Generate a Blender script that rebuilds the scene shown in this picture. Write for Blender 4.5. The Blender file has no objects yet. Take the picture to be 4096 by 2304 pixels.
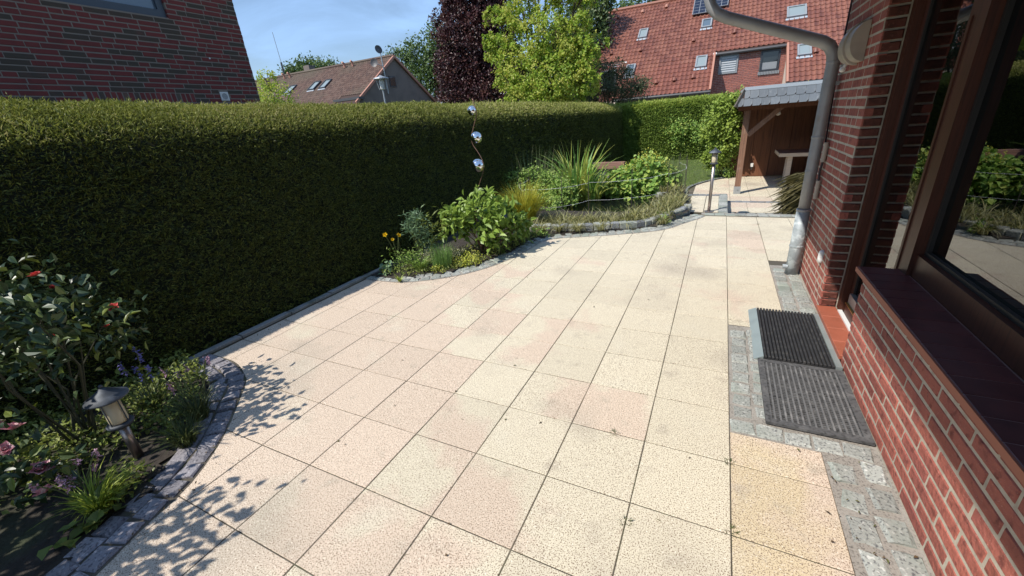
import bpy, math, random
import numpy as np
from mathutils import Matrix, Vector
random.seed(7)
RNG = np.random.default_rng(11)
R = math.radians
scn = bpy.context.scene
col = scn.collection
# ------------------------------------------------------------------ camera
cam_d = bpy.data.cameras.new('camera'); cam = bpy.data.objects.new('camera', cam_d); col.objects.link(cam)
cam_d.sensor_width = 36; cam_d.lens = 14.194; cam_d.clip_start = 0.05; cam_d.clip_end = 2000
CAM = Vector((1.7987, -0.9521, 1.6094))
cam.matrix_world = Matrix(((0.898499, -0.101482, 0.427084, CAM.x), (0.432296, 0.373619, -0.820688, CAM.y),
                           (-0.076282, 0.922014, 0.379567, CAM.z), (0, 0, 0, 1)))
scn.camera = cam
CAMN = np.array(CAM)
# ------------------------------------------------------------------ world, sun, exposure
SUN_AZ, SUN_EL = R(51), R(51)          # direction the light travels on the ground, height of the sun
w = bpy.data.worlds.new('World'); scn.world = w; w.use_nodes = True
nt = w.node_tree; nt.nodes.clear()
wo = nt.nodes.new('ShaderNodeOutputWorld'); bg = nt.nodes.new('ShaderNodeBackground')
sky = nt.nodes.new('ShaderNodeTexSky'); sky.sky_type = 'NISHITA'; sky.sun_disc = False
sky.sun_elevation = SUN_EL; sky.sun_rotation = R(219); sky.air_density = 1.0; sky.dust_density = 0.3; sky.ozone_density = 2.5
tc = nt.nodes.new('ShaderNodeTexCoord'); mp = nt.nodes.new('ShaderNodeMapping'); mp.inputs['Scale'].default_value = (1.0, 1.6, 5.0)
mp.inputs['Rotation'].default_value = (0.15, 0.1, 0.5)
cn = nt.nodes.new('ShaderNodeTexNoise'); cn.inputs['Scale'].default_value = 2.2; cn.inputs['Detail'].default_value = 7; cn.inputs['Roughness'].default_value = 0.6
cn.inputs['Distortion'].default_value = 0.7
cr = nt.nodes.new('ShaderNodeValToRGB'); cr.color_ramp.elements[0].position = 0.40; cr.color_ramp.elements[1].position = 0.82
cr.color_ramp.elements[0].color = (0.13, 0.13, 0.13, 1); cr.color_ramp.elements[1].color = (0.75, 0.75, 0.75, 1)
mx = nt.nodes.new('ShaderNodeMix'); mx.data_type = 'RGBA'; mx.inputs['B'].default_value = (4.3, 6.9, 11.4, 1)
nt.links.new(tc.outputs['Generated'], mp.inputs['Vector']); nt.links.new(mp.outputs['Vector'], cn.inputs['Vector'])
nt.links.new(cn.outputs['Fac'], cr.inputs['Fac']); nt.links.new(cr.outputs['Color'], mx.inputs['Factor'])
nt.links.new(sky.outputs['Color'], mx.inputs['A']); nt.links.new(mx.outputs['Result'], bg.inputs['Color'])
bg.inputs['Strength'].default_value = 0.108
nt.links.new(bg.outputs['Background'], wo.inputs['Surface'])
sd = bpy.data.lights.new('sun', 'SUN'); sd.energy = 4.6; sd.angle = R(0.53); sd.color = (1.0, 0.95, 0.87)
so = bpy.data.objects.new('sun', sd); col.objects.link(so)
DL = Vector((math.cos(SUN_AZ) * math.cos(SUN_EL), math.sin(SUN_AZ) * math.cos(SUN_EL), -math.sin(SUN_EL)))
so.rotation_euler = DL.to_track_quat('-Z', 'Y').to_euler(); so.location = (-8, -10, 15)
vs = scn.view_settings; vs.view_transform = 'Standard'; vs.look = 'None'; vs.gamma = 1; vs.exposure = 0.25; vs.use_curve_mapping = False
scn.cycles.max_bounces = 7; scn.cycles.transparent_max_bounces = 12; scn.cycles.diffuse_bounces = 3; scn.cycles.glossy_bounces = 4
scn.cycles.caustics_reflective = False; scn.cycles.caustics_refractive = False
try: scn.cycles.use_denoising = True
except Exception: pass

# ------------------------------------------------------------------ materials
def mat(name, base, rough=0.6, metal=0.0, spec=0.5, layers=(), bump=None, rnd=0.0, var=None, transl=0.0, coord='pos', emit=None, coat=0.0):
    """layers: (scale, detail, colour, lo, hi[, stretch]) mixed over the base; var: list of colours along the 'var' attribute"""
    m = bpy.data.materials.new(name); m.use_nodes = True
    n = m.node_tree; N = n.nodes; L = n.links
    b = N['Principled BSDF']; out = N['Material Output']
    b.inputs['Roughness'].default_value = rough; b.inputs['Metallic'].default_value = metal
    b.inputs['Specular IOR Level'].default_value = spec
    if coat: b.inputs['Coat Weight'].default_value = coat
    if coord == 'pos':
        g = N.new('ShaderNodeNewGeometry'); vec = g.outputs['Position']
    else:
        g = N.new('ShaderNodeTexCoord'); vec = g.outputs['Object']
    if var:
        at = N.new('ShaderNodeAttribute'); at.attribute_name = 'var'
        rp = N.new('ShaderNodeValToRGB')
        els = rp.color_ramp.elements
        while len(els) < len(var): els.new(0.5)
        for i, c in enumerate(var):
            els[i].position = i / max(1, len(var) - 1); els[i].color = (*c, 1)
        L.new(at.outputs['Fac'], rp.inputs['Fac']); cur = rp.outputs['Color']
    else:
        rg = N.new('ShaderNodeRGB'); rg.outputs[0].default_value = (*base, 1); cur = rg.outputs[0]
    for ly in layers:
        sc, det, c2, lo, hi = ly[:5]
        tx = N.new('ShaderNodeTexNoise'); tx.inputs['Scale'].default_value = sc; tx.inputs['Detail'].default_value = det
        if len(ly) > 5:
            mm = N.new('ShaderNodeMapping'); mm.inputs['Scale'].default_value = ly[5]; L.new(vec, mm.inputs['Vector']); L.new(mm.outputs['Vector'], tx.inputs['Vector'])
        else:
            L.new(vec, tx.inputs['Vector'])
        mr = N.new('ShaderNodeMapRange'); mr.inputs['From Min'].default_value = lo; mr.inputs['From Max'].default_value = hi
        L.new(tx.outputs['Fac'], mr.inputs['Value'])
        mi = N.new('ShaderNodeMix'); mi.data_type = 'RGBA'; mi.inputs['B'].default_value = (*c2, 1)
        L.new(mr.outputs['Result'], mi.inputs['Factor']); L.new(cur, mi.inputs['A']); cur = mi.outputs['Result']
    if rnd:
        oi = N.new('ShaderNodeObjectInfo'); mr = N.new('ShaderNodeMapRange')
        mr.inputs['To Min'].default_value = 1 - rnd; mr.inputs['To Max'].default_value = 1 + rnd
        L.new(oi.outputs['Random'], mr.inputs['Value'])
        hs = N.new('ShaderNodeHueSaturation'); L.new(mr.outputs['Result'], hs.inputs['Value']); L.new(cur, hs.inputs['Color']); cur = hs.outputs['Color']
    L.new(cur, b.inputs['Base Color'])
    if bump:
        tx = N.new('ShaderNodeTexNoise'); tx.inputs['Scale'].default_value = bump[0]; tx.inputs['Detail'].default_value = 5
        if len(bump) > 3:
            mm = N.new('ShaderNodeMapping'); mm.inputs['Scale'].default_value = bump[3]; L.new(vec, mm.inputs['Vector']); L.new(mm.outputs['Vector'], tx.inputs['Vector'])
        else: L.new(vec, tx.inputs['Vector'])
        bp = N.new('ShaderNodeBump'); bp.inputs['Strength'].default_value = bump[1]; bp.inputs['Distance'].default_value = bump[2]
        L.new(tx.outputs['Fac'], bp.inputs['Height']); L.new(bp.outputs['Normal'], b.inputs['Normal'])
    if emit:
        b.inputs['Emission Color'].default_value = (*emit[0], 1); b.inputs['Emission Strength'].default_value = emit[1]
    if transl:
        tr = N.new('ShaderNodeBsdfTranslucent'); L.new(cur, tr.inputs['Color'])
        ms = N.new('ShaderNodeMixShader'); ms.inputs[0].default_value = transl
        L.new(b.outputs[0], ms.inputs[1]); L.new(tr.outputs[0], ms.inputs[2]); L.new(ms.outputs[0], out.inputs['Surface'])
    return m

def glassmat(name, tint, ior=1.6, rough=0.0):
    m = bpy.data.materials.new(name); m.use_nodes = True
    n = m.node_tree; N = n.nodes; L = n.links; N.remove(N['Principled BSDF'])
    fr = N.new('ShaderNodeFresnel'); fr.inputs['IOR'].default_value = ior
    t = N.new('ShaderNodeBsdfTransparent'); t.inputs['Color'].default_value = (*tint, 1)
    g = N.new('ShaderNodeBsdfGlossy'); g.inputs['Roughness'].default_value = rough
    ms = N.new('ShaderNodeMixShader'); L.new(fr.outputs[0], ms.inputs[0]); L.new(t.outputs[0], ms.inputs[1]); L.new(g.outputs[0], ms.inputs[2])
    L.new(ms.outputs[0], N['Material Output'].inputs['Surface'])
    return m

M = {}
CREAM, PEACH = (0.665, 0.60, 0.455), (0.64, 0.52, 0.405)
def tilemat(name, base, other, lo, hi):
    return mat(name, base, 0.85, spec=0.2,
        layers=((1.6, 6, other, lo, hi), (2.6, 3, (0.66, 0.61, 0.48), 0.58, 0.85), (1.1, 4, (0.49, 0.43, 0.34), 0.60, 0.9),
                (0.9, 6, (0.44, 0.39, 0.31), 0.55, 0.72), (7.0, 5, (0.42, 0.37, 0.29), 0.60, 0.85), (190, 2, (0.22, 0.155, 0.11), 0.52, 0.63), (110, 2, (0.82, 0.73, 0.60), 0.58, 0.76)),
        bump=(170, 0.35, 0.003), rnd=0.045)
M['tile'] = tilemat('cream_concrete', CREAM, PEACH, 0.58, 0.68)
M['tile_mixed'] = tilemat('mottled_concrete', CREAM, PEACH, 0.47, 0.53)
M['tile_peach'] = tilemat('peach_concrete', PEACH, CREAM, 0.60, 0.70)
M['tile_stain'] = tilemat('stained_concrete', PEACH, (0.63, 0.52, 0.345), 0.47, 0.56)
M['joint'] = mat('joint_dirt', (0.085, 0.072, 0.055), 0.95, layers=((3, 5, (0.20, 0.17, 0.12), 0.5, 0.68), (9, 4, (0.07, 0.07, 0.035), 0.5, 0.7)))
M['granite'] = mat('granite', (0.33, 0.34, 0.31), 0.85, spec=0.25, layers=((90, 3, (0.12, 0.12, 0.12), 0.52, 0.66), (60, 2, (0.52, 0.52, 0.48), 0.58, 0.72), (3, 3, (0.24, 0.27, 0.23), 0.45, 0.7)),
    bump=(60, 0.5, 0.006), rnd=0.18)
M['granite_dark'] = mat('granite_dark', (0.20, 0.21, 0.22), 0.85, spec=0.25, layers=((90, 3, (0.08, 0.08, 0.09), 0.52, 0.66), (60, 2, (0.36, 0.37, 0.37), 0.6, 0.74)), bump=(45, 0.7, 0.01), rnd=0.25)
M['granite_violet'] = mat('granite_violet', (0.25, 0.235, 0.25), 0.85, spec=0.25, layers=((90, 3, (0.10, 0.095, 0.11), 0.52, 0.66), (60, 2, (0.42, 0.40, 0.41), 0.6, 0.74)), bump=(45, 0.6, 0.008), rnd=0.25)
M['kerb'] = mat('kerb_concrete', (0.22, 0.22, 0.21), 0.9, layers=((5, 4, (0.10, 0.11, 0.08), 0.45, 0.7), (80, 2, (0.32, 0.31, 0.28), 0.55, 0.7)), bump=(60, 0.4, 0.004))
M['mortar_grey'] = mat('gritty_mortar', (0.30, 0.275, 0.24), 0.95, layers=((120, 3, (0.14, 0.125, 0.11), 0.5, 0.66), (5, 3, (0.36, 0.33, 0.29), 0.45, 0.7)), bump=(90, 0.5, 0.005))
M['brick'] = mat('red_brick', (0.36, 0.115, 0.085), 0.8, spec=0.3, layers=((6, 4, (0.27, 0.085, 0.07), 0.45, 0.7), (28, 5, (0.17, 0.05, 0.04), 0.55, 0.72), (160, 2, (0.50, 0.26, 0.21), 0.66, 0.78)),
    bump=(45, 0.8, 0.010), rnd=0.2)
M['brick_reveal_shaded'] = mat('red_brick_header_shaded', (0.135, 0.045, 0.032), 0.7, spec=0.3, layers=((14, 5, (0.07, 0.028, 0.02), 0.45, 0.68), (60, 4, (0.20, 0.075, 0.055), 0.58, 0.72)), bump=(22, 0.8, 0.012), rnd=0.2)  # reveal bricks: deep shade of the door opening put into their colour
M['mortar'] = mat('pale_mortar', (0.50, 0.455, 0.365), 0.95, layers=((30, 4, (0.38, 0.34, 0.27), 0.45, 0.7), (2.2, 4, (0.36, 0.30, 0.24), 0.5, 0.75)), bump=(80, 0.4, 0.004))
M['nbrick'] = mat('dark_red_brick', (0.20, 0.05, 0.045), 0.85, spec=0.25, layers=((5, 3, (0.15, 0.045, 0.04), 0.45, 0.7),), rnd=0.15, bump=(40, 0.4, 0.005))
M['nbrick_dark'] = mat('burnt_brick', (0.095, 0.075, 0.058), 0.85, spec=0.25, layers=((6, 3, (0.14, 0.075, 0.06), 0.5, 0.75),), rnd=0.25, bump=(40, 0.4, 0.005))
M['nmortar'] = mat('grey_mortar', (0.22, 0.185, 0.15), 0.95)
M['fbrick'] = mat('far_brick', (0.27, 0.095, 0.075), 0.85, var=[(0.26, 0.095, 0.08), (0.38, 0.145, 0.11), (0.30, 0.12, 0.10)])
M['fmortar'] = mat('far_mortar', (0.66, 0.58, 0.50), 0.95)
M['gable'] = mat('grey_brown_gable', (0.20, 0.165, 0.145), 0.9, layers=((1.2, 3, (0.16, 0.135, 0.12), 0.45, 0.7),))
M['pantile'] = mat('red_pantile', (0.44, 0.14, 0.075), 0.55, spec=0.45, var=[(0.145, 0.055, 0.04), (0.21, 0.078, 0.054), (0.25, 0.105, 0.072)], layers=((0.6, 3, (0.25, 0.10, 0.065), 0.45, 0.75), (2.5, 4, (0.18, 0.07, 0.05), 0.58, 0.85)))
M['pantile_one'] = mat('red_pantile_single', (0.205, 0.075, 0.052), 0.55, spec=0.45, layers=((0.6, 3, (0.25, 0.10, 0.065), 0.45, 0.75), (2.5, 4, (0.18, 0.07, 0.05), 0.58, 0.85)), rnd=0.16)
M['browntile'] = mat('brown_rooftile', (0.25, 0.125, 0.09), 0.75, var=[(0.085, 0.05, 0.040), (0.135, 0.075, 0.055), (0.16, 0.10, 0.075)], layers=((0.35, 3, (0.12, 0.095, 0.065), 0.45, 0.75),))
M['underlay'] = mat('roof_underlay', (0.05, 0.028, 0.022), 0.9)
M['ridge'] = mat('ridge_tile', (0.28, 0.11, 0.07), 0.6)
M['verge'] = mat('verge_tile', (0.42, 0.20, 0.14), 0.6)
M['slate'] = mat('slate', (0.095, 0.112, 0.13), 0.5, spec=0.5, layers=((3, 3, (0.12, 0.135, 0.15), 0.45, 0.7), (20, 3, (0.17, 0.185, 0.20), 0.6, 0.8, (1, 1, 0.15))), rnd=0.16, bump=(25, 0.3, 0.004))
M['slate_side'] = mat('weathered_slate', (0.15, 0.125, 0.10), 0.7, layers=((6, 3, (0.10, 0.085, 0.07), 0.45, 0.7),), rnd=0.2)
M['zinc_new'] = mat('zinc_strip', (0.42, 0.47, 0.52), 0.45, metal=0.15)
M['zinc'] = mat('weathered_zinc', (0.36, 0.37, 0.38), 0.5, metal=0.3, layers=((5, 3, (0.28, 0.29, 0.30), 0.42, 0.7), (7, 5, (0.31, 0.29, 0.26), 0.58, 0.72)), bump=(14, 0.12, 0.01))
M['zinc_foot'] = mat('galvanised_standpipe', (0.34, 0.38, 0.40), 0.6, metal=0.2, layers=((11, 3, (0.60, 0.66, 0.67), 0.5, 0.62), (20, 4, (0.26, 0.30, 0.31), 0.52, 0.66)))
M['wood'] = mat('stained_boards', (0.15, 0.056, 0.024), 0.65, layers=((6, 5, (0.07, 0.027, 0.013), 0.45, 0.72, (6, 6, 0.35)),), rnd=0.14, bump=(30, 0.3, 0.004, (6, 6, 0.3)))
M['wood_post'] = mat('weathered_post', (0.24, 0.125, 0.075), 0.75, layers=((9, 5, (0.13, 0.07, 0.045), 0.45, 0.72, (6, 6, 0.3)), (3, 3, (0.33, 0.23, 0.17), 0.55, 0.8)), bump=(30, 0.4, 0.004, (6, 6, 0.3)))
M['wood_pale'] = mat('pale_table_wood', (0.55, 0.46, 0.37), 0.6, layers=((8, 4, (0.44, 0.36, 0.28), 0.45, 0.7, (0.4, 6, 6)),))
M['wood_beam'] = mat('red_brown_beam', (0.30, 0.16, 0.12), 0.75, layers=((8, 4, (0.18, 0.10, 0.08), 0.45, 0.7, (0.3, 6, 6)),))
M['frame'] = mat('mahogany_frame', (0.085, 0.030, 0.018), 0.45, spec=0.35, layers=((14, 4, (0.045, 0.017, 0.011), 0.45, 0.75, (8, 8, 0.4)),))
M['framelip'] = mat('glazing_seal', (0.02, 0.018, 0.017), 0.6)
M['sill'] = mat('dark_glazed_sill', (0.13, 0.042, 0.042), 0.42, spec=0.5, layers=((12, 3, (0.09, 0.030, 0.032), 0.45, 0.7),), rnd=0.1)
M['silledge'] = mat('sill_clay_edge', (0.36, 0.13, 0.08), 0.7)
M['sillgrout'] = mat('sill_grout', (0.36, 0.26, 0.25), 0.9)
M['terracotta'] = mat('terracotta_tile', (0.36, 0.105, 0.06), 0.5, layers=((10, 3, (0.30, 0.09, 0.05), 0.45, 0.7), (70, 2, (0.42, 0.15, 0.09), 0.62, 0.75)), rnd=0.08)
M['white'] = mat('white_plastic', (0.72, 0.72, 0.70), 0.4)
M['aluminium'] = mat('aluminium', (0.62, 0.64, 0.64), 0.35, metal=0.8)
M['brass'] = mat('brass_strip', (0.55, 0.36, 0.10), 0.35, metal=0.9)
M['ramp'] = mat('ramp_metal', (0.40, 0.46, 0.44), 0.5, metal=0.5, layers=((6, 3, (0.34, 0.39, 0.38), 0.45, 0.7),))
M['rubber'] = mat('black_rubber', (0.030, 0.030, 0.031), 0.65, spec=0.4, layers=((25, 4, (0.075, 0.072, 0.068), 0.5, 0.75),))
M['rubber_grey'] = mat('dusty_rubber', (0.095, 0.095, 0.096), 0.75, spec=0.3, layers=((14, 4, (0.17, 0.168, 0.165), 0.5, 0.75), (50, 3, (0.04, 0.04, 0.04), 0.5, 0.7)))
M['rubber_worn'] = mat('worn_rubber', (0.14, 0.14, 0.14), 0.75, spec=0.3, layers=((18, 4, (0.24, 0.235, 0.23), 0.5, 0.7),))
M['glass'] = glassmat('window_glass', (0.66, 0.70, 0.68), 2.9)
M['skyglass'] = mat('skylight_glass', (0.10, 0.14, 0.18), 0.06, spec=0.9)
M['skyblind'] = mat('skylight_blind', (0.24, 0.29, 0.30), 0.25, spec=0.8)
M['darkpane'] = mat('dark_pane', (0.02, 0.025, 0.03), 0.05, spec=0.8)
M['greyframe'] = mat('grey_frame', (0.26, 0.28, 0.30), 0.5)
M['blackframe'] = mat('anthracite_frame', (0.035, 0.04, 0.05), 0.4)
M['blueframe'] = mat('dark_blue_frame', (0.05, 0.065, 0.085), 0.45)
M['blind'] = mat('pale_blind', (0.52, 0.55, 0.58), 0.7)
M['gutter'] = mat('dark_gutter', (0.07, 0.07, 0.075), 0.5)
M['gutter_white'] = mat('white_gutter_end', (0.66, 0.66, 0.66), 0.5)
M['pvcell'] = mat('solar_cell', (0.015, 0.018, 0.035), 0.12, spec=0.8)
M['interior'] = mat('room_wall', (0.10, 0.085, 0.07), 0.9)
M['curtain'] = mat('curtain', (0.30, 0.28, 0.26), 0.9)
M['soffit'] = mat('soffit_board', (0.16, 0.10, 0.07), 0.7)
M['soil'] = mat('garden_soil', (0.034, 0.026, 0.02), 0.95, layers=((12, 5, (0.06, 0.048, 0.036), 0.5, 0.75), (3, 3, (0.04, 0.05, 0.02), 0.5, 0.75)), bump=(25, 0.8, 0.03))
M['ground'] = mat('far_ground', (0.06, 0.075, 0.03), 0.95, layers=((0.4, 4, (0.10, 0.09, 0.06), 0.45, 0.7),))
M['lawn'] = mat('lawn_base', (0.07, 0.10, 0.022), 0.9, layers=((3, 4, (0.09, 0.11, 0.03), 0.45, 0.7),))
M['water'] = mat('pond_water', (0.010, 0.013, 0.010), 0.03, spec=0.6, bump=(4, 0.04, 0.02))
M['chrome'] = mat('polished_steel', (0.86, 0.87, 0.88), 0.03, metal=1.0)
M['rod'] = mat('rusty_rod', (0.22, 0.13, 0.09), 0.5, metal=0.5)
M['steel'] = mat('brushed_steel', (0.42, 0.36, 0.33), 0.35, metal=0.85)
M['lampcap'] = mat('lamp_cap', (0.045, 0.052, 0.062), 0.6, metal=0.2, layers=((9, 3, (0.15, 0.17, 0.2), 0.5, 0.7),))
M['lampglass'] = mat('lamp_diffuser', (0.68, 0.60, 0.42), 0.35, transl=0.25)
M['blueglass'] = mat('blue_glass_ball', (0.05, 0.12, 0.34), 0.08, spec=0.9, coat=0.5)
M['wire'] = mat('fence_wire', (0.10, 0.085, 0.075), 0.5, metal=0.4)
M['string'] = mat('pale_string', (0.82, 0.82, 0.80), 0.8)
M['cable'] = mat('dark_cable', (0.03, 0.02, 0.025), 0.6)
M['lampwhite'] = mat('aged_white_enamel', (0.42, 0.37, 0.31), 0.5, layers=((6, 3, (0.34, 0.30, 0.25), 0.45, 0.7),))
M['galv'] = mat('galvanised_pole', (0.42, 0.44, 0.45), 0.45, metal=0.6)
M['bark'] = mat('bark', (0.10, 0.075, 0.055), 0.9, layers=((8, 4, (0.055, 0.042, 0.03), 0.45, 0.7),), bump=(14, 0.8, 0.03))
M['stem'] = mat('woody_stem', (0.16, 0.09, 0.05), 0.8)
M['dkstem'] = mat('dark_stem', (0.05, 0.05, 0.025), 0.7)
M['gstem'] = mat('green_stem', (0.10, 0.13, 0.04), 0.7)
def leafmat(name, cols, rough=0.5, tr=0.25, spec=0.4, k=1.9):
    cols = [tuple(min(.5, c * k) for c in q) for q in cols]
    return mat(name, cols[0], rough, spec=spec, var=cols, transl=tr)
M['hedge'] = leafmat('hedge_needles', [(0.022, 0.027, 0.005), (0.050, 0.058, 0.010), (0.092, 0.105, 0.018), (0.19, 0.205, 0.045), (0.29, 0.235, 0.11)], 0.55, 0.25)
M['hedge2'] = leafmat('bright_hedge_leaves', [(0.045, 0.065, 0.014), (0.075, 0.105, 0.020), (0.105, 0.135, 0.026), (0.15, 0.155, 0.036)], 0.5, 0.3, k=3.2)
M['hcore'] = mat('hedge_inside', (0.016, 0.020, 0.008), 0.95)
M['purple'] = leafmat('purple_leaves', [(0.022, 0.009, 0.012), (0.045, 0.016, 0.020), (0.075, 0.026, 0.026), (0.10, 0.045, 0.03)], 0.45, 0.2, k=1.2)
M['maple'] = leafmat('yellow_green_leaves', [(0.10, 0.15, 0.018), (0.15, 0.21, 0.026), (0.21, 0.26, 0.04), (0.24, 0.22, 0.05)], 0.5, 0.42, k=2.3)
M['darkleaf'] = leafmat('dark_leaves', [(0.028, 0.045, 0.016), (0.045, 0.07, 0.022), (0.07, 0.10, 0.03)], 0.5, 0.25)
M['greyleaf'] = leafmat('grey_green_leaves', [(0.025, 0.035, 0.018), (0.045, 0.058, 0.028), (0.07, 0.08, 0.04)], 0.5, 0.25, k=2.4)
M['oak'] = leafmat('oak_leaves', [(0.035, 0.06, 0.018), (0.06, 0.095, 0.026), (0.09, 0.13, 0.036)], 0.55, 0.25)
M['rose'] = leafmat('rose_leaves', [(0.016, 0.034, 0.015), (0.026, 0.050, 0.020), (0.042, 0.066, 0.026), (0.12, 0.15, 0.02)], 0.40, 0.15, 0.5, k=1.45)
M['hydr'] = leafmat('hydrangea_leaves', [(0.055, 0.085, 0.016), (0.085, 0.125, 0.022), (0.12, 0.165, 0.032)], 0.42, 0.28, k=2.7)
M['blue'] = leafmat('blue_green_leaves', [(0.045, 0.075, 0.042), (0.07, 0.11, 0.06), (0.10, 0.14, 0.07)], 0.55, 0.2, k=2.7)
M['herb'] = leafmat('herb_leaves', [(0.06, 0.10, 0.02), (0.09, 0.14, 0.025), (0.14, 0.17, 0.05)], 0.5, 0.28, k=2.7)
M['cover'] = leafmat('ground_cover_leaves', [(0.045, 0.06, 0.014), (0.08, 0.10, 0.02), (0.13, 0.14, 0.035)], 0.5, 0.25, k=2.7)
M['gold'] = leafmat('golden_leaves', [(0.16, 0.21, 0.02), (0.22, 0.27, 0.03), (0.28, 0.31, 0.06)], 0.5, 0.3, k=2.7)
M['pale'] = leafmat('pale_leaves', [(0.13, 0.15, 0.07), (0.19, 0.21, 0.11), (0.26, 0.27, 0.17)], 0.6, 0.25, k=2.7)
M['chive'] = leafmat('chive_blades', [(0.035, 0.07, 0.02), (0.06, 0.11, 0.028), (0.085, 0.14, 0.035)], 0.45, 0.25, k=2.7)
M['ygrass'] = leafmat('yellow_grass_blades', [(0.10, 0.115, 0.018), (0.19, 0.16, 0.018), (0.24, 0.17, 0.015), (0.13, 0.15, 0.022)], 0.45, 0.3, k=2.7)
M['sedge'] = leafmat('dry_sedge_blades', [(0.09, 0.10, 0.022), (0.32, 0.29, 0.09), (0.54, 0.48, 0.27), (0.17, 0.20, 0.035)], 0.5, 0.35, k=1.0)
M['iris'] = leafmat('iris_blades', [(0.06, 0.12, 0.03), (0.10, 0.17, 0.035), (0.16, 0.22, 0.045), (0.25, 0.26, 0.04)], 0.42, 0.3, k=2.7)
M['reed'] = leafmat('reed_blades', [(0.04, 0.065, 0.03), (0.06, 0.09, 0.035), (0.13, 0.13, 0.07)], 0.5, 0.25)
M['mantle'] = leafmat('lady_mantle_leaves', [(0.07, 0.12, 0.028), (0.11, 0.17, 0.035), (0.17, 0.22, 0.045)], 0.5, 0.28, k=2.7)
M['mantletop'] = leafmat('lime_flower_heads', [(0.20, 0.25, 0.02), (0.28, 0.32, 0.03), (0.34, 0.36, 0.06)], 0.5, 0.3, k=2.7)
M['climber'] = leafmat('climber_leaves', [(0.10, 0.15, 0.025), (0.15, 0.20, 0.035), (0.20, 0.25, 0.05)], 0.5, 0.3)
M['grass'] = leafmat('lawn_blades', [(0.06, 0.10, 0.018), (0.095, 0.145, 0.026), (0.15, 0.17, 0.05)], 0.5, 0.25)
M['limetuft'] = leafmat('lime_tuft_blades', [(0.10, 0.14, 0.02), (0.16, 0.20, 0.025), (0.22, 0.25, 0.04)], 0.45, 0.3)
M['dktuft'] = leafmat('dark_tuft_blades', [(0.02, 0.03, 0.01), (0.04, 0.055, 0.015), (0.07, 0.08, 0.025)], 0.5, 0.2)
M['conifer'] = leafmat('dull_conifer_twigs', [(0.045, 0.042, 0.014), (0.085, 0.075, 0.026), (0.13, 0.11, 0.045)], 0.6, 0.1, k=1.2)
M['litter'] = leafmat('dry_litter', [(0.05, 0.035, 0.02), (0.14, 0.09, 0.045), (0.10, 0.11, 0.03)], 0.7, 0.1, k=1.0)
M['poppy'] = mat('poppy_petals', (0.82, 0.56, 0.012), 0.55, transl=0.25)
M['pinkrose'] = mat('pink_petals', (0.80, 0.34, 0.42), 0.5, transl=0.35, layers=((40, 2, (0.88, 0.66, 0.66), 0.48, 0.62),))
M['redrose'] = mat('coral_red_petals', (0.60, 0.085, 0.075), 0.5, transl=0.2)
M['bluebell'] = mat('violet_petals', (0.20, 0.19, 0.50), 0.5, transl=0.25)
M['lilac'] = mat('lilac_petals', (0.52, 0.32, 0.42), 0.5, transl=0.25)

# ------------------------------------------------------------------ mesh helpers
WL = {}
def put(o, parent=None, loc=(0, 0, 0)):
    """link o so that its origin sits at world position loc"""
    col.objects.link(o); loc = Vector(loc); WL[o.name] = loc
    if parent is not None:
        o.parent = parent; o.location = loc - WL[parent.name]
    else: o.location = loc
    return o
def tag(o, label=None, cat=None, group=None, kind=None):
    if label: o['label'] = label
    if cat: o['category'] = cat
    if group: o['group'] = group
    if kind: o['kind'] = kind
    return o
def thing(name, label, cat, loc=(0, 0, 0), group=None):
    o = bpy.data.objects.new(name, None); o.empty_display_size = 0.1
    put(o, None, loc); return tag(o, label, cat, group)
def mesh(name, V, F, m=None, var=None, smooth=False):
    V = np.asarray(V, dtype=np.float32).reshape(-1, 3)
    if not isinstance(F, list) or (F and isinstance(F[0], (tuple, list)) ):
        groups = {}
        for f in F: groups.setdefault(len(f), []).append(f)
        F = [np.array(g) for g in groups.values()]
    me = bpy.data.meshes.new(name)
    me.vertices.add(len(V)); me.vertices.foreach_set('co', V.ravel())
    nl = sum(f.size for f in F); npoly = sum(len(f) for f in F)
    me.loops.add(nl); me.polygons.add(npoly)
    me.loops.foreach_set('vertex_index', np.concatenate([f.ravel() for f in F]).astype(np.int32))
    st = []; s0 = 0
    for f in F:
        st.append(s0 + np.arange(len(f)) * f.shape[1]); s0 += f.size
    me.polygons.foreach_set('loop_start', np.concatenate(st).astype(np.int32))
    me.update(calc_edges=True)
    if smooth: me.shade_smooth()
    else: me.shade_flat()
    if var is not None:
        a = me.attributes.new('var', 'FLOAT', 'POINT'); a.data.foreach_set('value', np.asarray(var, dtype=np.float32))
    if m is not None: me.materials.append(m)
    return me
def obj(name, me, parent=None, loc=(0, 0, 0)):
    return put(bpy.data.objects.new(name, me), parent, loc)
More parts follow.
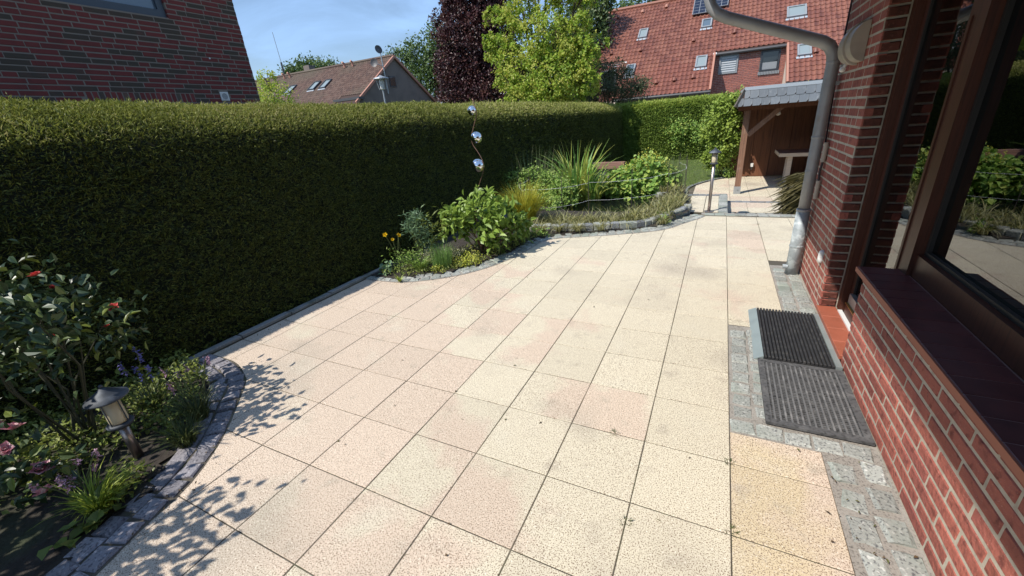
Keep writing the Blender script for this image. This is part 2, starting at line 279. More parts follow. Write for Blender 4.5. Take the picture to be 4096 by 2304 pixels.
class MB:
    def __init__(s): s.V = []; s.F = []
    def add(s, V, F):
        n = len(s.V); s.V += [tuple(v) for v in V]; s.F += [tuple(i + n for i in f) for f in F]; return s
    def box(s, c, d, rz=0.0, tilt=None):
        x, y, z = [k / 2 for k in d]
        V = [Vector((sx * x, sy * y, sz * z)) for sz in (-1, 1) for sy in (-1, 1) for sx in (-1, 1)]
        if tilt is not None: V = [tilt @ v for v in V]
        if rz: V = [Matrix.Rotation(rz, 3, 'Z') @ v for v in V]
        V = [v + Vector(c) for v in V]
        return s.add(V, [(0, 2, 3, 1), (4, 5, 7, 6), (0, 1, 5, 4), (2, 6, 7, 3), (0, 4, 6, 2), (1, 3, 7, 5)])
    def b2(s, x0, x1, y0, y1, z0, z1): return s.box(((x0 + x1) / 2, (y0 + y1) / 2, (z0 + z1) / 2), (x1 - x0, y1 - y0, z1 - z0))
    def quad(s, a, b, c, d): return s.add([a, b, c, d], [(0, 1, 2, 3)])
    def tube(s, pts, r, n=10, cap=True):
        pts = [Vector(p) for p in pts]; rs = r if isinstance(r, (list, tuple)) else [r] * len(pts)
        V = []; F = []; up = None
        for i, p in enumerate(pts):
            t = (pts[min(i + 1, len(pts) - 1)] - pts[max(i - 1, 0)]).normalized()
            if up is None:
                up = Vector((0, 0, 1)) if abs(t.z) < 0.9 else Vector((1, 0, 0))
            a = (up - t * up.dot(t)).normalized(); up = a; b = t.cross(a)
            for k in range(n):
                an = 2 * math.pi * k / n; V.append(p + (a * math.cos(an) + b * math.sin(an)) * rs[i])
        for i in range(len(pts) - 1):
            for k in range(n):
                F.append((i * n + k, i * n + (k + 1) % n, (i + 1) * n + (k + 1) % n, (i + 1) * n + k))
        if cap: F.append(tuple(range(n))[::-1]); F.append(tuple((len(pts) - 1) * n + k for k in range(n)))
        return s.add(V, F)
    def lathe(s, prof, c=(0, 0, 0), n=16):
        V = []; F = []
        for r, z in prof:
            for k in range(n):
                an = 2 * math.pi * k / n; V.append((c[0] + r * math.cos(an), c[1] + r * math.sin(an), c[2] + z))
        for i in range(len(prof) - 1):
            for k in range(n): F.append((i * n + k, i * n + (k + 1) % n, (i + 1) * n + (k + 1) % n, (i + 1) * n + k))
        F.append(tuple(range(n))[::-1]); F.append(tuple((len(prof) - 1) * n + k for k in range(n)))
        return s.add(V, F)
    def sphere(s, c, r, n=20, m=12):
        return s.lathe([(max(r * math.sin(math.pi * i / m), 1e-4), -r * math.cos(math.pi * i / m)) for i in range(m + 1)], c, n)
    def me(s, name, m, smooth=False): return mesh(name, s.V, s.F, m, smooth=smooth)
    def build(s, name, m, parent=None, smooth=False): return obj(name, s.me(name, m, smooth), parent)
def block_vf(su, sv, sw, c, jit=0.0, rng=None):
    """block with chamfered outer (w) face; base centre at origin; u, v in plane, w outwards"""
    a, b = su / 2, sv / 2
    V = [(-a, -b, 0), (a, -b, 0), (a, b, 0), (-a, b, 0), (-a, -b, sw - c), (a, -b, sw - c), (a, b, sw - c), (-a, b, sw - c),
         (-a + c, -b + c, sw), (a - c, -b + c, sw), (a - c, b - c, sw), (-a + c, b - c, sw)]
    if jit and rng is not None:
        V = [(x + (rng.uniform(-jit, jit) if i > 3 else 0), y + (rng.uniform(-jit, jit) if i > 3 else 0), z + (rng.uniform(-jit, jit) * 0.5 if i > 7 else 0)) for i, (x, y, z) in enumerate(V)]
    F = [(0, 1, 5, 4), (1, 2, 6, 5), (2, 3, 7, 6), (3, 0, 4, 7), (4, 5, 9, 8), (5, 6, 10, 9), (6, 7, 11, 10), (7, 4, 8, 11), (8, 9, 10, 11)]
    return V, F
AX = {'+z': lambda u, v, w: (u, v, w), '-x': lambda u, v, w: (-w, -u, v), '+x': lambda u, v, w: (w, u, v), '-y': lambda u, v, w: (u, -w, v)}
_bc = {}
def block_mesh(name, su, sv, sw, c, axis, m, jit=0.0, seed=0):
    key = (name, round(su, 3), round(sv, 3), round(sw, 3), axis, m.name, seed)
    if key not in _bc:
        V, F = block_vf(su, sv, sw, c, jit, random.Random(seed))
        _bc[key] = mesh(name, [AX[axis](*v) for v in V], F, m)
    return _bc[key]
def scatter_leaves(P, A, N, Ln, W, kind='diamond', droop=0.12, fold=0.18):
    """vectorised leaves: P base, A axis, N face normal, all (n,3)"""
    n = len(P); A = A / np.maximum(np.linalg.norm(A, axis=1, keepdims=True), 1e-9)
    N = N - A * np.sum(N * A, 1, keepdims=True); N /= np.maximum(np.linalg.norm(N, axis=1, keepdims=True), 1e-9)
    S = np.cross(N, A); Ln = np.broadcast_to(Ln, (n,))[:, None]; W = np.broadcast_to(W, (n,))[:, None]
    tip = P + A * Ln - N * Ln * droop
    if kind == 'diamond':
        V = np.stack([P, P + A * Ln * .45 + S * W / 2 + N * W * fold, tip, P + A * Ln * .45 - S * W / 2 + N * W * fold], 1)
        i = np.arange(n)[:, None] * 4
        F = [np.concatenate([i + np.array([0, 1, 2]), i + np.array([0, 2, 3])])]; k = 4
    else:
        V = np.stack([P, P + A * Ln * .28 + S * W * .46 + N * W * fold, P + A * Ln * .65 + S * W * .36 + N * (W * fold - Ln * droop * .3), tip,
                      P + A * Ln * .65 - S * W * .36 + N * (W * fold - Ln * droop * .3), P + A * Ln * .28 - S * W * .46 + N * W * fold], 1)
        i = np.arange(n)[:, None] * 6
        F = [np.concatenate([i + np.array([0, 1, 2, 3]), i + np.array([0, 3, 4, 5])])]; k = 6
    return V.reshape(-1, 3), F, k
def unit(n, rng=RNG):
    v = rng.normal(size=(n, 3)); return v / np.linalg.norm(v, axis=1, keepdims=True)
def leaf_obj(name, m, parent, P, A, N, Ln, W, var, kind='diamond', droop=0.12, fold=0.18, stuff=False):
    V, F, k = scatter_leaves(P, A, N, Ln, W, kind, droop, fold)
    o = obj(name, mesh(name, V, F, m, var=np.repeat(np.clip(var, 0, 1), k)), parent)
    if stuff: o['kind'] = 'stuff'
    return o
def blades_vf(P, D, L, W, bend, seg=4, rng=RNG, up=None):
    """grass blades: roots P, horizontal lean directions D (n,2), length L, width W, bend (n)"""
    n = len(P); L = np.broadcast_to(L, (n,)); W = np.broadcast_to(W, (n,)); bend = np.broadcast_to(bend, (n,))
    D3 = np.concatenate([D, np.zeros((n, 1))], 1)
    side = np.stack([-D[:, 1], D[:, 0], np.zeros(n)], 1)
    an = rng.uniform(-0.8, 0.8, n)[:, None]; side = side * np.cos(an) + D3 * np.sin(an)
    t = np.linspace(0, 1, seg + 1); tilt0 = rng.uniform(0.0, 0.28, n) * np.clip(bend, .3, 1.2)
    V = np.zeros((n, seg + 1, 2, 3))
    for i, tt in enumerate(t):
        bb_ = np.maximum(bend, 1e-3); t0 = tilt0
        c = P + D3 * (L * (np.cos(t0) - np.cos(t0 + bb_ * tt)) / bb_)[:, None] + np.array([0, 0, 1.0]) * (L * (np.sin(t0 + bb_ * tt) - np.sin(t0)) / bb_)[:, None]
        wd = (W * (1 - tt ** 1.8 * 0.94) / 2)[:, None]
        V[:, i, 0] = c - side * wd; V[:, i, 1] = c + side * wd
    k = (seg + 1) * 2; base = np.arange(n)[:, None] * k; F = []
    for i in range(seg):
        F.append(base + np.array([2 * i, 2 * i + 1, 2 * i + 3, 2 * i + 2]))
    return V.reshape(-1, 3), [np.concatenate(F)], k
def dirs2(n, rng=RNG):
    a = rng.uniform(0, 2 * np.pi, n); return np.stack([np.cos(a), np.sin(a)], 1)
def blade_obj(name, m, parent, P, D, L, W, bend, var, seg=4, stuff=False):
    V, F, k = blades_vf(P, D, L, W, bend, seg)
    o = obj(name, mesh(name, V, F, m, var=np.repeat(np.clip(var, 0, 1), k)), parent)
    if stuff: o['kind'] = 'stuff'
    return o
def disc(n, r, rng=RNG):
    a = rng.uniform(0, 2 * np.pi, n); q = r * np.sqrt(rng.uniform(0, 1, n)); return q * np.cos(a), q * np.sin(a)
def in_poly(x, y, poly):
    x = np.asarray(x); y = np.asarray(y); ins = np.zeros(x.shape, bool); j = len(poly) - 1
    for i in range(len(poly)):
        xi, yi = poly[i]; xj, yj = poly[j]
        c = ((yi > y) != (yj > y)) & (x < (xj - xi) * (y - yi) / (yj - yi + 1e-12) + xi); ins ^= c; j = i
    return ins
def struct(o): o['kind'] = 'structure'; return o
def spline(pts, step):
    """Catmull-Rom resampled at equal steps; returns points and tangents"""
    p = [np.array(q, float) for q in pts]; p = [2 * p[0] - p[1]] + p + [2 * p[-1] - p[-2]]; out = []
    for i in range(1, len(p) - 2):
        for t in np.linspace(0, 1, 40, endpoint=False):
            out.append(0.5 * (2 * p[i] + (p[i + 1] - p[i - 1]) * t + (2 * p[i - 1] - 5 * p[i] + 4 * p[i + 1] - p[i + 2]) * t * t + (3 * p[i] - p[i - 1] - 3 * p[i + 1] + p[i + 2]) * t ** 3))
    out.append(p[-2]); out = np.array(out)
    d = np.r_[0, np.cumsum(np.linalg.norm(np.diff(out, axis=0), axis=1))]
    n = max(2, int(round(d[-1] / step)) + 1); s = np.linspace(0, d[-1], n)
    q = np.stack([np.interp(s, d, out[:, k]) for k in range(out.shape[1])], 1)
    tg = np.gradient(q, axis=0); tg /= np.linalg.norm(tg, axis=1, keepdims=True)
    return q, tg
# ================================================================== SETTING
HX = -1.90                                   # foot of the long hedge
g = struct(obj('ground', mesh('ground', [(-400, -400, -0.62), (400, -400, -0.62), (400, 600, -0.62), (-400, 600, -0.62)], [(0, 1, 2, 3)], M['ground'])))
NB = [(-1.86, 0.53), (-1.52, 0.52), (-1.244, 0.426), (-1.131, 0.361), (-0.963, 0.207), (-0.70, -0.051), (-0.50, -0.335), (-0.43, -0.58), (-0.354, -0.771), (-0.30, -1.05), (-0.27, -1.5), (-0.27, -2.2)]
PBO = [(-1.88, 2.30), (-1.658, 2.307), (-1.404, 2.325), (-1.21, 2.393), (-0.906, 2.60), (-0.634, 2.936), (-0.45, 3.40), (-0.374, 3.844), (-0.33, 4.22), (-0.14, 4.42), (0.185, 4.549), (0.791, 4.839), (1.198, 5.116), (1.401, 5.472), (1.61, 5.83), (1.70, 6.03)]
nbp = NB + [(-1.95, -2.2), (-1.95, 0.53)]
pbp = PBO + [(1.62, 6.2), (1.42, 6.3), (1.36, 7.0), (1.27, 7.9), (1.2, 8.6), (1.15, 9.6), (0.9, 10.4), (-2.0, 11.2), (-2.1, 2.3)]
patio = MB(); patio.b2(-1.95, 2.0, -2.4, 6.16, -0.3, -0.0035); patio.b2(2.0005, 2.3995, -2.4, 1.0295, -0.3, -0.004); patio.b2(2.0005, 2.3995, 2.3105, 6.16, -0.3, -0.004); patio.b2(2.40, 3.7, 3.8605, 6.16, -0.3, -0.0045)
patio = struct(patio.build('patio', M['joint']))
def tile(parent, x0, x1, y0, y1, z=0.0, gap=0.0052):
    cx_, cy_ = (x0 + x1) / 2, (y0 + y1) / 2
    pe = 1 / (1 + math.exp(-3.2 * (0.78 - cx_ * 0.75 - abs(cy_ - 0.5) * 0.45))) if z == 0 else 0.35
    if z == 0 and cx_ > 2 and cy_ < 1.1: m_ = 'tile_stain'
    elif 1.9 < cx_ < 2.5 and 3.9 < cy_ < 5.7: m_ = 'tile_mixed'
    else: v = pe + random.uniform(-.22, .22); m_ = 'tile_peach' if v > .66 else ('tile_mixed' if v > .3 else 'tile')
    me = block_mesh('tile', x1 - x0 - gap, y1 - y0 - gap, 0.03, 0.002, '+z', M[m_])
    o = obj('tile', me, parent, ((x0 + x1) / 2, (y0 + y1) / 2, z - 0.03 + random.uniform(-0.0012, 0.0008)))
    o.rotation_euler = (random.uniform(-.0016, .0016), random.uniform(-.0016, .0016), random.uniform(-.0035, .0035))
    return o
def covered(poly, x0, x1, y0, y1):
    return all(in_poly(np.array([x]), np.array([y]), poly)[0] for x in (x0, x1) for y in (y0, y1))
for i in range(-5, 9):
    for j in range(-6, 16):
        x0, y0 = i * 0.4, j * 0.4; x1, y1 = x0 + 0.4, y0 + 0.4
        if i == -5: x0 = -1.86
        if j == 15: y1 = 6.05
        if i >= 6 and y0 < 3.9: continue                       # house and its granite strip
        if i == 8: x1 = 3.5
        if covered(nbp, x0, x1, y0, y1) or covered(pbp, x0, x1, y0, y1): continue
        if i == 5:                                              # pocket of setts under the doormats
            if y0 > 1.0 and y1 < 2.31: continue
            if y0 < 1.03 < y1: y1 = 1.03
            if y0 < 2.31 < y1: y0 = 2.31
        tile(patio, x0, x1, y0, y1)
# --- granite setts
def sett_variants(w, l, h, m, n=6, c=0.012, j=0.007): return [block_mesh('sett', w, l, h, c, '+z', m, j, 10 + k) for k in range(n)]
def setts_along(parent, pts, offs, w, l, z, m, h=0.05, name='sett', gapvar=0.04):
    va = sett_variants(w - 0.014, l - 0.016, h, m)
    k = 0
    for q_i, off in enumerate(offs):
        q, tg = spline(pts, l)
        nrm = np.stack([-tg[:, 1], tg[:, 0]], 1)
        sh = (q_i % 2) * 0.5
        for a in range(len(q) - 1):
            t = min(a + 0.5 * (1 - sh) + sh * 0.98, len(q) - 1.001); i0 = int(t); f = t - i0
            p = q[i0] * (1 - f) + q[i0 + 1] * f + nrm[i0] * off
            o = obj(name, va[k % len(va)], parent, (p[0], p[1], z - h + random.uniform(-.004, .003))); k += 1
            o.rotation_euler = (random.uniform(-.02, .02), random.uniform(-.02, .02), math.atan2(tg[i0][1], tg[i0][0]) - math.pi / 2 + random.uniform(-gapvar, gapvar))
def strip_mesh(pts, w0, w1, z, step=0.1):
    q, tg = spline(pts, step); nrm = np.stack([-tg[:, 1], tg[:, 0]], 1); a = q + nrm * w0; b = q + nrm * w1; n = len(q)
    V = [(p[0], p[1], z) for p in a] + [(p[0], p[1], z) for p in b]
    return V, [(i, i + 1, n + i + 1, n + i) for i in range(n - 1)]
V, F = strip_mesh(PBO, -0.005, 0.235, 0.003)
eb = struct(obj('granite_edging', mesh('granite_edging', V, F, M['mortar_grey'])))
setts_along(eb, PBO, (0.055, 0.16), 0.105, 0.125, 0.015, M['granite'])
V, F = strip_mesh(NB, 0.26, 0.005, 0.003)
nbpts = NB[::-1]
eb2 = struct(obj('granite_edging', mesh('granite_edging', *strip_mesh(nbpts, -0.005, 0.26, 0.001), M['joint'])))
setts_along(eb2, nbpts, (0.06, 0.175), 0.115, 0.122, 0.016, M['granite_violet'])
# edging slabs at the foot of the hedge
ks = struct(MB().b2(-1.935, -1.855, -2.2, 2.45, -0.2, 0.012).build('hedge_kerb', M['joint']))
for k in range(10):
    y0 = -2.2 + k * 0.5
    if y0 > 2.3: break
    o = obj('edging_slab', block_mesh('edging_slab', 0.072, 0.49, 0.06, 0.006, '+z', M['kerb']), ks, (-1.893 + random.uniform(-.003, .003), y0 + 0.25, -0.022 + random.uniform(-.004, .004)))
# granite strip along the house and pocket below the mats
gs = MB(); gs.b2(2.40, 2.644, -2.2, 1.03, -0.2, -0.006); gs.b2(2.0, 2.66, 1.03, 2.31, -0.2, -0.006); gs.b2(2.40, 2.66, 2.31, 3.86, -0.2, -0.0065)
gs = struct(gs.build('sett_strip', M['mortar_grey']))
va = sett_variants(0.105, 0.125, 0.04, M['granite'], c=0.014, j=0.010)
def sett_grid(parent, x0, x1, y0, y1, nx, l, z=0.004, rot=0.06, var=va):
    for i in range(nx):
        y = y0 + (i % 2) * l * 0.3
        while y + l * 0.6 < y1:
            o = obj('sett', random.choice(var), parent, (x0 + (i + 0.5) * (x1 - x0) / nx, y + l / 2, z - 0.04 + random.uniform(-.005, .003)))
            o.rotation_euler = (random.uniform(-.025, .025), random.uniform(-.025, .025), random.uniform(-rot, rot)); y += l
sett_grid(gs, 2.41, 2.64, -2.1, 1.02, 2, 0.155, var=sett_variants(0.10, 0.135, 0.04, M['granite'], c=0.016, j=0.014))
sett_grid(gs, 2.01, 2.23, 1.16, 2.29, 2, 0.118, var=sett_variants(0.098, 0.106, 0.04, M['granite'], c=0.012, j=0.008))
sett_grid(gs, 2.41, 2.64, 2.34, 3.84, 2, 0.130)
for k in range(5):
    o = obj('sett', va[k], gs, (2.065 + k * 0.122, 1.092, -0.037)); o.rotation_euler = (0, 0, R(90) + random.uniform(-.05, .05))
# row closing the patio, landing with its granite flank, lower tread, lower patio
row = struct(MB().b2(1.64, 3.72, 6.162, 6.30, -0.3, -0.004).build('patio_edge', M['mortar_grey']))
vr = sett_variants(0.14, 0.115, 0.04, M['granite'])
for k in range(14): obj('sett', vr[k % 6], row, (1.76 + k * 0.148, 6.115 + 0.06, -0.032 + random.uniform(-.003, .003)))
land = struct(MB().b2(1.25, 2.02, 6.302, 7.92, -0.45, -0.004).build('landing', M['joint']))
for x0, x1, y0, y1 in ((1.42, 1.66, 6.33, 6.9), (1.665, 1.88, 6.33, 6.72), (1.665, 1.88, 6.725, 7.2), (1.42, 1.66, 6.905, 7.4), (1.40, 1.66, 7.405, 7.76), (1.665, 1.88, 7.205, 7.76)): tile(land, x0, x1, y0, y1, 0.0)
for k in range(14): obj('sett', vr[k % 6], land, (1.95, 6.36 + k * 0.117, -0.03 + random.uniform(-.003, .003)))
vb = sett_variants(0.125, 0.11, 0.04, M['granite_dark'])
for k in range(5): obj('sett', vb[k % 6], land, (1.34 + k * 0.127, 7.83, -0.026))
Z1, Z2 = -0.15, -0.36
tread = struct(MB().b2(2.022, 3.75, 6.302, 8.06, -0.5, Z1 - 0.004).build('step_tread', M['joint']))
for j in range(3):
    for k in range(12): obj('sett', vr[(k + j) % 6], tread, (2.10 + (j % 2) * 0.07 + k * 0.147, 6.72 + j * 0.125, Z1 - 0.036 + random.uniform(-.003, .003)))
for k in range(5):
    x0 = 2.03 if k == 0 else 2.36 + (k - 1) * 0.4; x1 = 2.36 + k * 0.4
    if x0 > 3.7: break
    for y0, y1 in ((7.045, 7.445), (7.445, 7.9)): tile(tread, x0, min(x1, 3.75), y0, y1, Z1)
for k in range(13): obj('sett', vb[k % 6], tread, (2.10 + k * 0.127, 7.965, Z1 - 0.03 + random.uniform(-.003, .003)))
dr = thing('black_grate', 'small black grated box sunk beside the granite flank of the steps', 'drain', (2.09, 6.86, Z1))  # black grated box filling the dark notch by the flank
b = MB(); b.b2(2.03, 2.045, 6.70, 7.03, Z1 - 0.05, Z1 + 0.008); b.b2(2.145, 2.16, 6.70, 7.03, Z1 - 0.05, Z1 + 0.008); b.b2(2.0452, 2.1448, 6.70, 6.715, Z1 - 0.05, Z1 + 0.007); b.b2(2.0452, 2.1448, 7.015, 7.03, Z1 - 0.05, Z1 + 0.007)
b.build('frame', M['rubber'], dr)
b = MB()
for k in range(9): b.b2(2.0455, 2.1445, 6.735 + k * 0.032, 6.747 + k * 0.032, Z1 - 0.02, Z1 + 0.004)
b.build('grille', M['rubber'], dr)
LPC = [(1.26, 8.2), (1.22, 9.4), (1.19, 10.1), (1.18, 10.7), (1.32, 11.25), (1.62, 11.9), (2.0, 12.45), (2.25, 12.72)]
lower = struct(MB().b2(1.1, 4.9, 8.06, 12.78, -0.56, Z2 - 0.004).build('lower_patio', M['joint']))
lawnp = [(-2.2, 9.2), (1.20, 9.0)] + LPC[2:] + [(2.3, 18.3), (-2.6, 18.3)]
for i in range(-3, 8):
    for j in range(12):
        x0, y0 = 2.12 + i * 0.4, 8.07 + j * 0.4; x1, y1 = x0 + 0.4, min(y0 + 0.4, 12.72)
        if y1 - y0 < 0.05 or x0 < 1.0 or x1 > 4.9: continue
        if covered(lawnp, x0, x1, y0, y1): continue
        tile(lower, x0, x1, y0, y1, Z2)
lv = [(x, y, Z2 + 0.012) for x, y in lawnp]
lawn = struct(obj('lawn', mesh('lawn', lv, [tuple(range(len(lv)))], M['lawn'])))
n = 26000; gx_, gy_ = RNG.uniform(-2.4, 2.3, n), RNG.uniform(9.2, 17.9, n); ok = in_poly(gx_, gy_, lawnp); gx_, gy_ = gx_[ok], gy_[ok]; n = len(gx_)
blade_obj('grass', M['grass'], lawn, np.stack([gx_, gy_, np.full(n, Z2 + 0.012)], 1), dirs2(n), RNG.uniform(.03, .065, n), 0.007, RNG.uniform(.2, 1.2, n), RNG.uniform(0, 1, n), 2, stuff=True)
le = struct(obj('lawn_edging', mesh('lawn_edging', *strip_mesh(LPC, -0.02, 0.10, Z2 + 0.016), M['soil'])))
setts_along(le, LPC, (0.04,), 0.09, 0.13, Z2 + 0.03, M['granite_dark'])
# --- bed soil with the pond hollow
PC, PA, PBB = (-0.1, 7.05), 1.05, 1.0
def soil_z(x, y):
    d = np.sqrt(((x - PC[0]) / PA) ** 2 + ((y - PC[1]) / PBB) ** 2)
    z = 0.02 + 0.05 * np.clip((y - 4.75 - 0.35 * np.clip(x, 0, 2)) / 0.5, 0, 1)
    z = z - 0.28 * np.clip((y - 8.4) / 2.0, 0, 1)
    return np.where(d < 1.15, np.minimum(z, -0.45 + 0.47 * np.clip((d - 0.75) / 0.4, 0, 1)), z) + 0.012 * np.sin(x * 9.1) * np.cos(y * 8.3)
def soil(name, poly, x0, x1, y0, y1, zf, st=0.09):
    xs, ys = np.arange(x0, x1, st), np.arange(y0, y1, st); X, Y = np.meshgrid(xs, ys); Zs = zf(X, Y)
    V = np.stack([X, Y, Zs], -1).reshape(-1, 3); nx = len(xs)
    cx, cy = X[:-1, :-1] + st / 2, Y[:-1, :-1] + st / 2; ins = in_poly(cx, cy, poly)
    jj, ii = np.nonzero(ins); a = jj * nx + ii
    return struct(obj(name, mesh(name, V, [np.stack([a, a + 1, a + nx + 1, a + nx], 1)], M['soil'], smooth=True)))
ip = [(-2.6, 2.38), (-1.66, 2.40), (-1.40, 2.45), (-1.25, 2.52), (-0.98, 2.74), (-0.76, 3.04), (-0.60, 3.46), (-0.52, 3.86), (-0.48, 4.3), (-0.2, 4.56), (0.10, 4.70), (0.69, 4.99), (1.05, 5.23), (1.22, 5.58), (1.40, 5.95), (1.44, 6.3)] + pbp[len(PBO) + 2:-1] + [(-2.6, 11.2)]
soil('bed_soil', ip, -2.7, 1.8, 2.3, 11.3, soil_z)
nip = [(-2.6, 0.42)] + [(x - 0.14, y - 0.16) for x, y in NB] + [(-2.6, -2.3)]
soil('bed_soil', nip, -2.7, 0.0, -2.4, 0.7, lambda x, y: 0.012 + 0.012 * np.sin(x * 11) * np.cos(y * 9))
an = np.linspace(0, 2 * np.pi, 48, endpoint=False)
struct(obj('pond_water', mesh('pond_water', np.stack([PC[0] + 1.08 * PA * np.cos(an), PC[1] + 1.08 * PBB * np.sin(an), np.full(48, -0.06)], 1), [tuple(range(48))], M['water'])))
# raised granite blocks holding the pond bed
rb = thing('raised_stone_edging', 'row of upright grey granite blocks holding the pond bed', 'edging', (0.9, 5.1, 0))
BL = [(-0.70, 4.64), (-0.35, 4.70), (0.0, 4.77), (0.207, 4.84), (0.436, 4.917), (0.679, 5.015), (0.904, 5.151), (1.055, 5.339), (1.17, 5.56), (1.246, 5.762), (1.36, 5.968), (1.45, 6.2), (1.47, 6.36)]
q, tg = spline(BL, 0.125)
bv = [block_mesh('granite_block', 0.118, 0.115, 0.13, 0.014, '+z', M['granite_dark' if k % 2 else 'granite'], 0.009, 40 + k) for k in range(6)]
for a in range(len(q)):
    o = obj('granite_block', bv[(a * 5 + a // 3) % 6], rb, (q[a][0] - tg[a][1] * 0.06, q[a][1] + tg[a][0] * 0.06, -0.015 + random.uniform(-.008, .008)))
    o.rotation_euler = (random.uniform(-.05, .05), random.uniform(-.05, .05), math.atan2(tg[a][1], tg[a][0]) + random.uniform(-.06, .06))
# ================================================================== OWN HOUSE
def brick_face(wall, axis, const, u0, u1, z0, z1, course, m, name='brick', lens=(0.24,), joint=0.011, holes=(), off=0.125, proud=0.0, depth=0.05, rng=random.Random(3), limit=9999, jit=0.0015, mixdark=None, collect=None, fit=None):
    """lay bricks on a wall face; axis is the outward direction, const the plane of the brick faces"""
    rows = int(round((z1 - z0) / course)); out = []
    for r in range(rows):
        zc = z0 + (r + 0.5) * course; u = u0 - (off if r % 2 else 0.0)
        if len(lens) > 1: u = u0 - rng.uniform(0, 0.24)
        while u < u1:
            ln = rng.choice(lens); a, b_ = max(u, u0), min(u + ln, u1); u += ln + joint
            if b_ - a < 0.03: continue
            if any(a < h[1] and b_ > h[0] and zc > h[2] and zc < h[3] for h in holes):
                h = [h for h in holes if a < h[1] and b_ > h[0] and zc > h[2] and zc < h[3]][0]
                if a < h[0] - 0.03: b_ = h[0]
                elif b_ > h[1] + 0.03: a = h[1]
                else: continue
            mm = mixdark if (mixdark and rng.random() < 0.30) else m
            out.append((round(b_ - a, 3), (a + b_) / 2, zc, mm))
    return out
def place_bricks(wall, bricks, axis, const, course, joint, depth, limit, name='brick', jit=0.0015, c=0.004):
    def pos(u, z): return (const + depth, u, z) if axis == '-x' else ((const - depth, u, z) if axis == '+x' else (u, const + depth, z))
    bricks = sorted(bricks, key=lambda b: (Vector(pos(b[1], b[2])) - CAM).length)
    rest = {}
    for k, (ln, u, z, mm) in enumerate(bricks):
        ln = round(ln / 0.01) * 0.01 if ln < 0.2 else ln
        p = pos(u, z); j = random.uniform(-jit, jit)
        p = (p[0] + (j if axis != '-y' else 0), p[1] + (j if axis == '-y' else 0), p[2])
        if k < limit:
            obj(name, block_mesh(name, ln, course - joint, depth, c, axis, mm, 0.0012, 5), wall, p)
        else: rest.setdefault(mm.name, (mm, []))[1].append((ln, p))
    for nm, (mm, lst) in rest.items():
        VV, FF = [], []; 
        for ln, p in lst:
            V, F = block_vf(ln, course - joint, depth, c)
            n0 = len(VV); VV += [tuple(np.add(AX[axis](*v), p)) for v in V]; FF += [tuple(i + n0 for i in f) for f in F]
        o = obj('brickwork', mesh('brickwork', VV, FF, mm), wall); o['kind'] = 'stuff'
house = thing('brick_house', 'red brick house wall with brown glazed door, window and zinc drainpipe', 'house', (2.9, 1.5, 0))
C1 = 0.0632
wl = MB(); wl.b2(2.6435, 2.86, -2.6, 1.925, -0.1, 0.628)
wl = wl.build('wall', M['mortar'], house)
lowb = brick_face(wl, '-x', 2.64, -0.9, 1.93, 0.0, 0.632, C1, M['brick'], joint=0.014, lens=(0.238,), rng=random.Random(5))
place_bricks(wl, lowb, '-x', 2.64, C1, 0.0135, 0.05, 9999)
endb = [(0.105, 2.695, z, M['brick']) for z in [C1 * (k + .5) for k in range(10)]]
pw = MB(); pw.b2(2.6415, 3.1, 2.733, 3.80, -0.1, 2.95)
pw.b2(2.90, 3.1, -2.6, 2.7255, 2.25, 2.951)
pw = pw.build('wall', M['mortar'], house)
pb = brick_face(pw, '-x', 2.64, 2.722, 3.80, 0.0, 2.91, C1, M['brick'], joint=0.017, lens=(0.235, 0.235, 0.11), rng=random.Random(6), off=0.128)
place_bricks(pw, pb, '-x', 2.64, C1, 0.0135, 0.05, 150, jit=.0006, c=.002)
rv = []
for r in range(46): rv.append((0.105, 2.6965, C1 * (r + .5), M['brick_reveal_shaded']))
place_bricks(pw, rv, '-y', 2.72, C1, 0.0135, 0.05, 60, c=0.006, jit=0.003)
gv = brick_face(pw, '-x', 0, 2.66, 3.1, 0, 2.9, C1, M['brick'])       # gable return beyond the corner
# terracotta threshold, door, window, sill
th = MB().b2(2.655, 2.80, 1.93, 2.7255, -0.1, 0.040).build('threshold', M['mortar'], house)
tm = block_mesh('terracotta_tile', 0.125, 0.196, 0.03, 0.004, '+z', M['terracotta'])
for k in range(4): obj('terracotta_tile', tm, th, (2.6895, 2.03 + k * 0.199, 0.034))
door = MB(); door.b2(2.755, 2.80, 2.652, 2.7195, 0.066, 2.25); door.b2(2.80, 2.87, 2.60, 2.719, 0.066, 2.25); door.b2(2.775, 2.86, 2.01, 2.5995, 0.075, 0.155); door.b2(2.79, 2.86, 2.01, 2.5995, 2.12, 2.25)
door = door.build('door', M['frame'], house)
MB().b2(2.748, 2.775, 1.94, 2.65, 0.058, 0.0745).build('threshold_bar', M['white'], door)
MB().b2(2.768, 2.782, 2.012, 2.598, 0.1555, 0.163).build('brass_strip', M['brass'], door)
MB().b2(2.783, 2.85, 2.012, 2.598, 0.1635, 0.235).build('kick_plate', M['aluminium'], door)
MB().b2(2.812, 2.82, 2.012, 2.598, 0.2355, 2.1195).build('pane', M['glass'], door)
MB().b2(2.80, 2.8115, 2.583, 2.5985, 0.236, 2.119).build('seal', M['framelip'], door)
win = MB(); win.b2(2.79, 2.90, 1.84, 2.0095, 0.066, 2.25); win.b2(2.81, 2.90, -2.6, 1.8395, 0.664, 0.785); win.b2(2.81, 2.90, -2.6, 1.8395, 2.14, 2.25)
win = win.build('window', M['frame'], house)
MB().b2(2.858, 2.866, -2.6, 1.8395, 0.786, 2.139).build('pane', M['glass'], win)
b = MB(); b.b2(2.838, 2.8575, 1.815, 1.839, 0.786, 2.139); b.b2(2.838, 2.8575, -2.6, 1.8145, 0.7855, 0.806); b.build('seal', M['framelip'], win)
MB().b2(2.783, 2.7895, 1.965, 1.98, 0.4, 1.9).build('cover_strip', M['frame'], win)
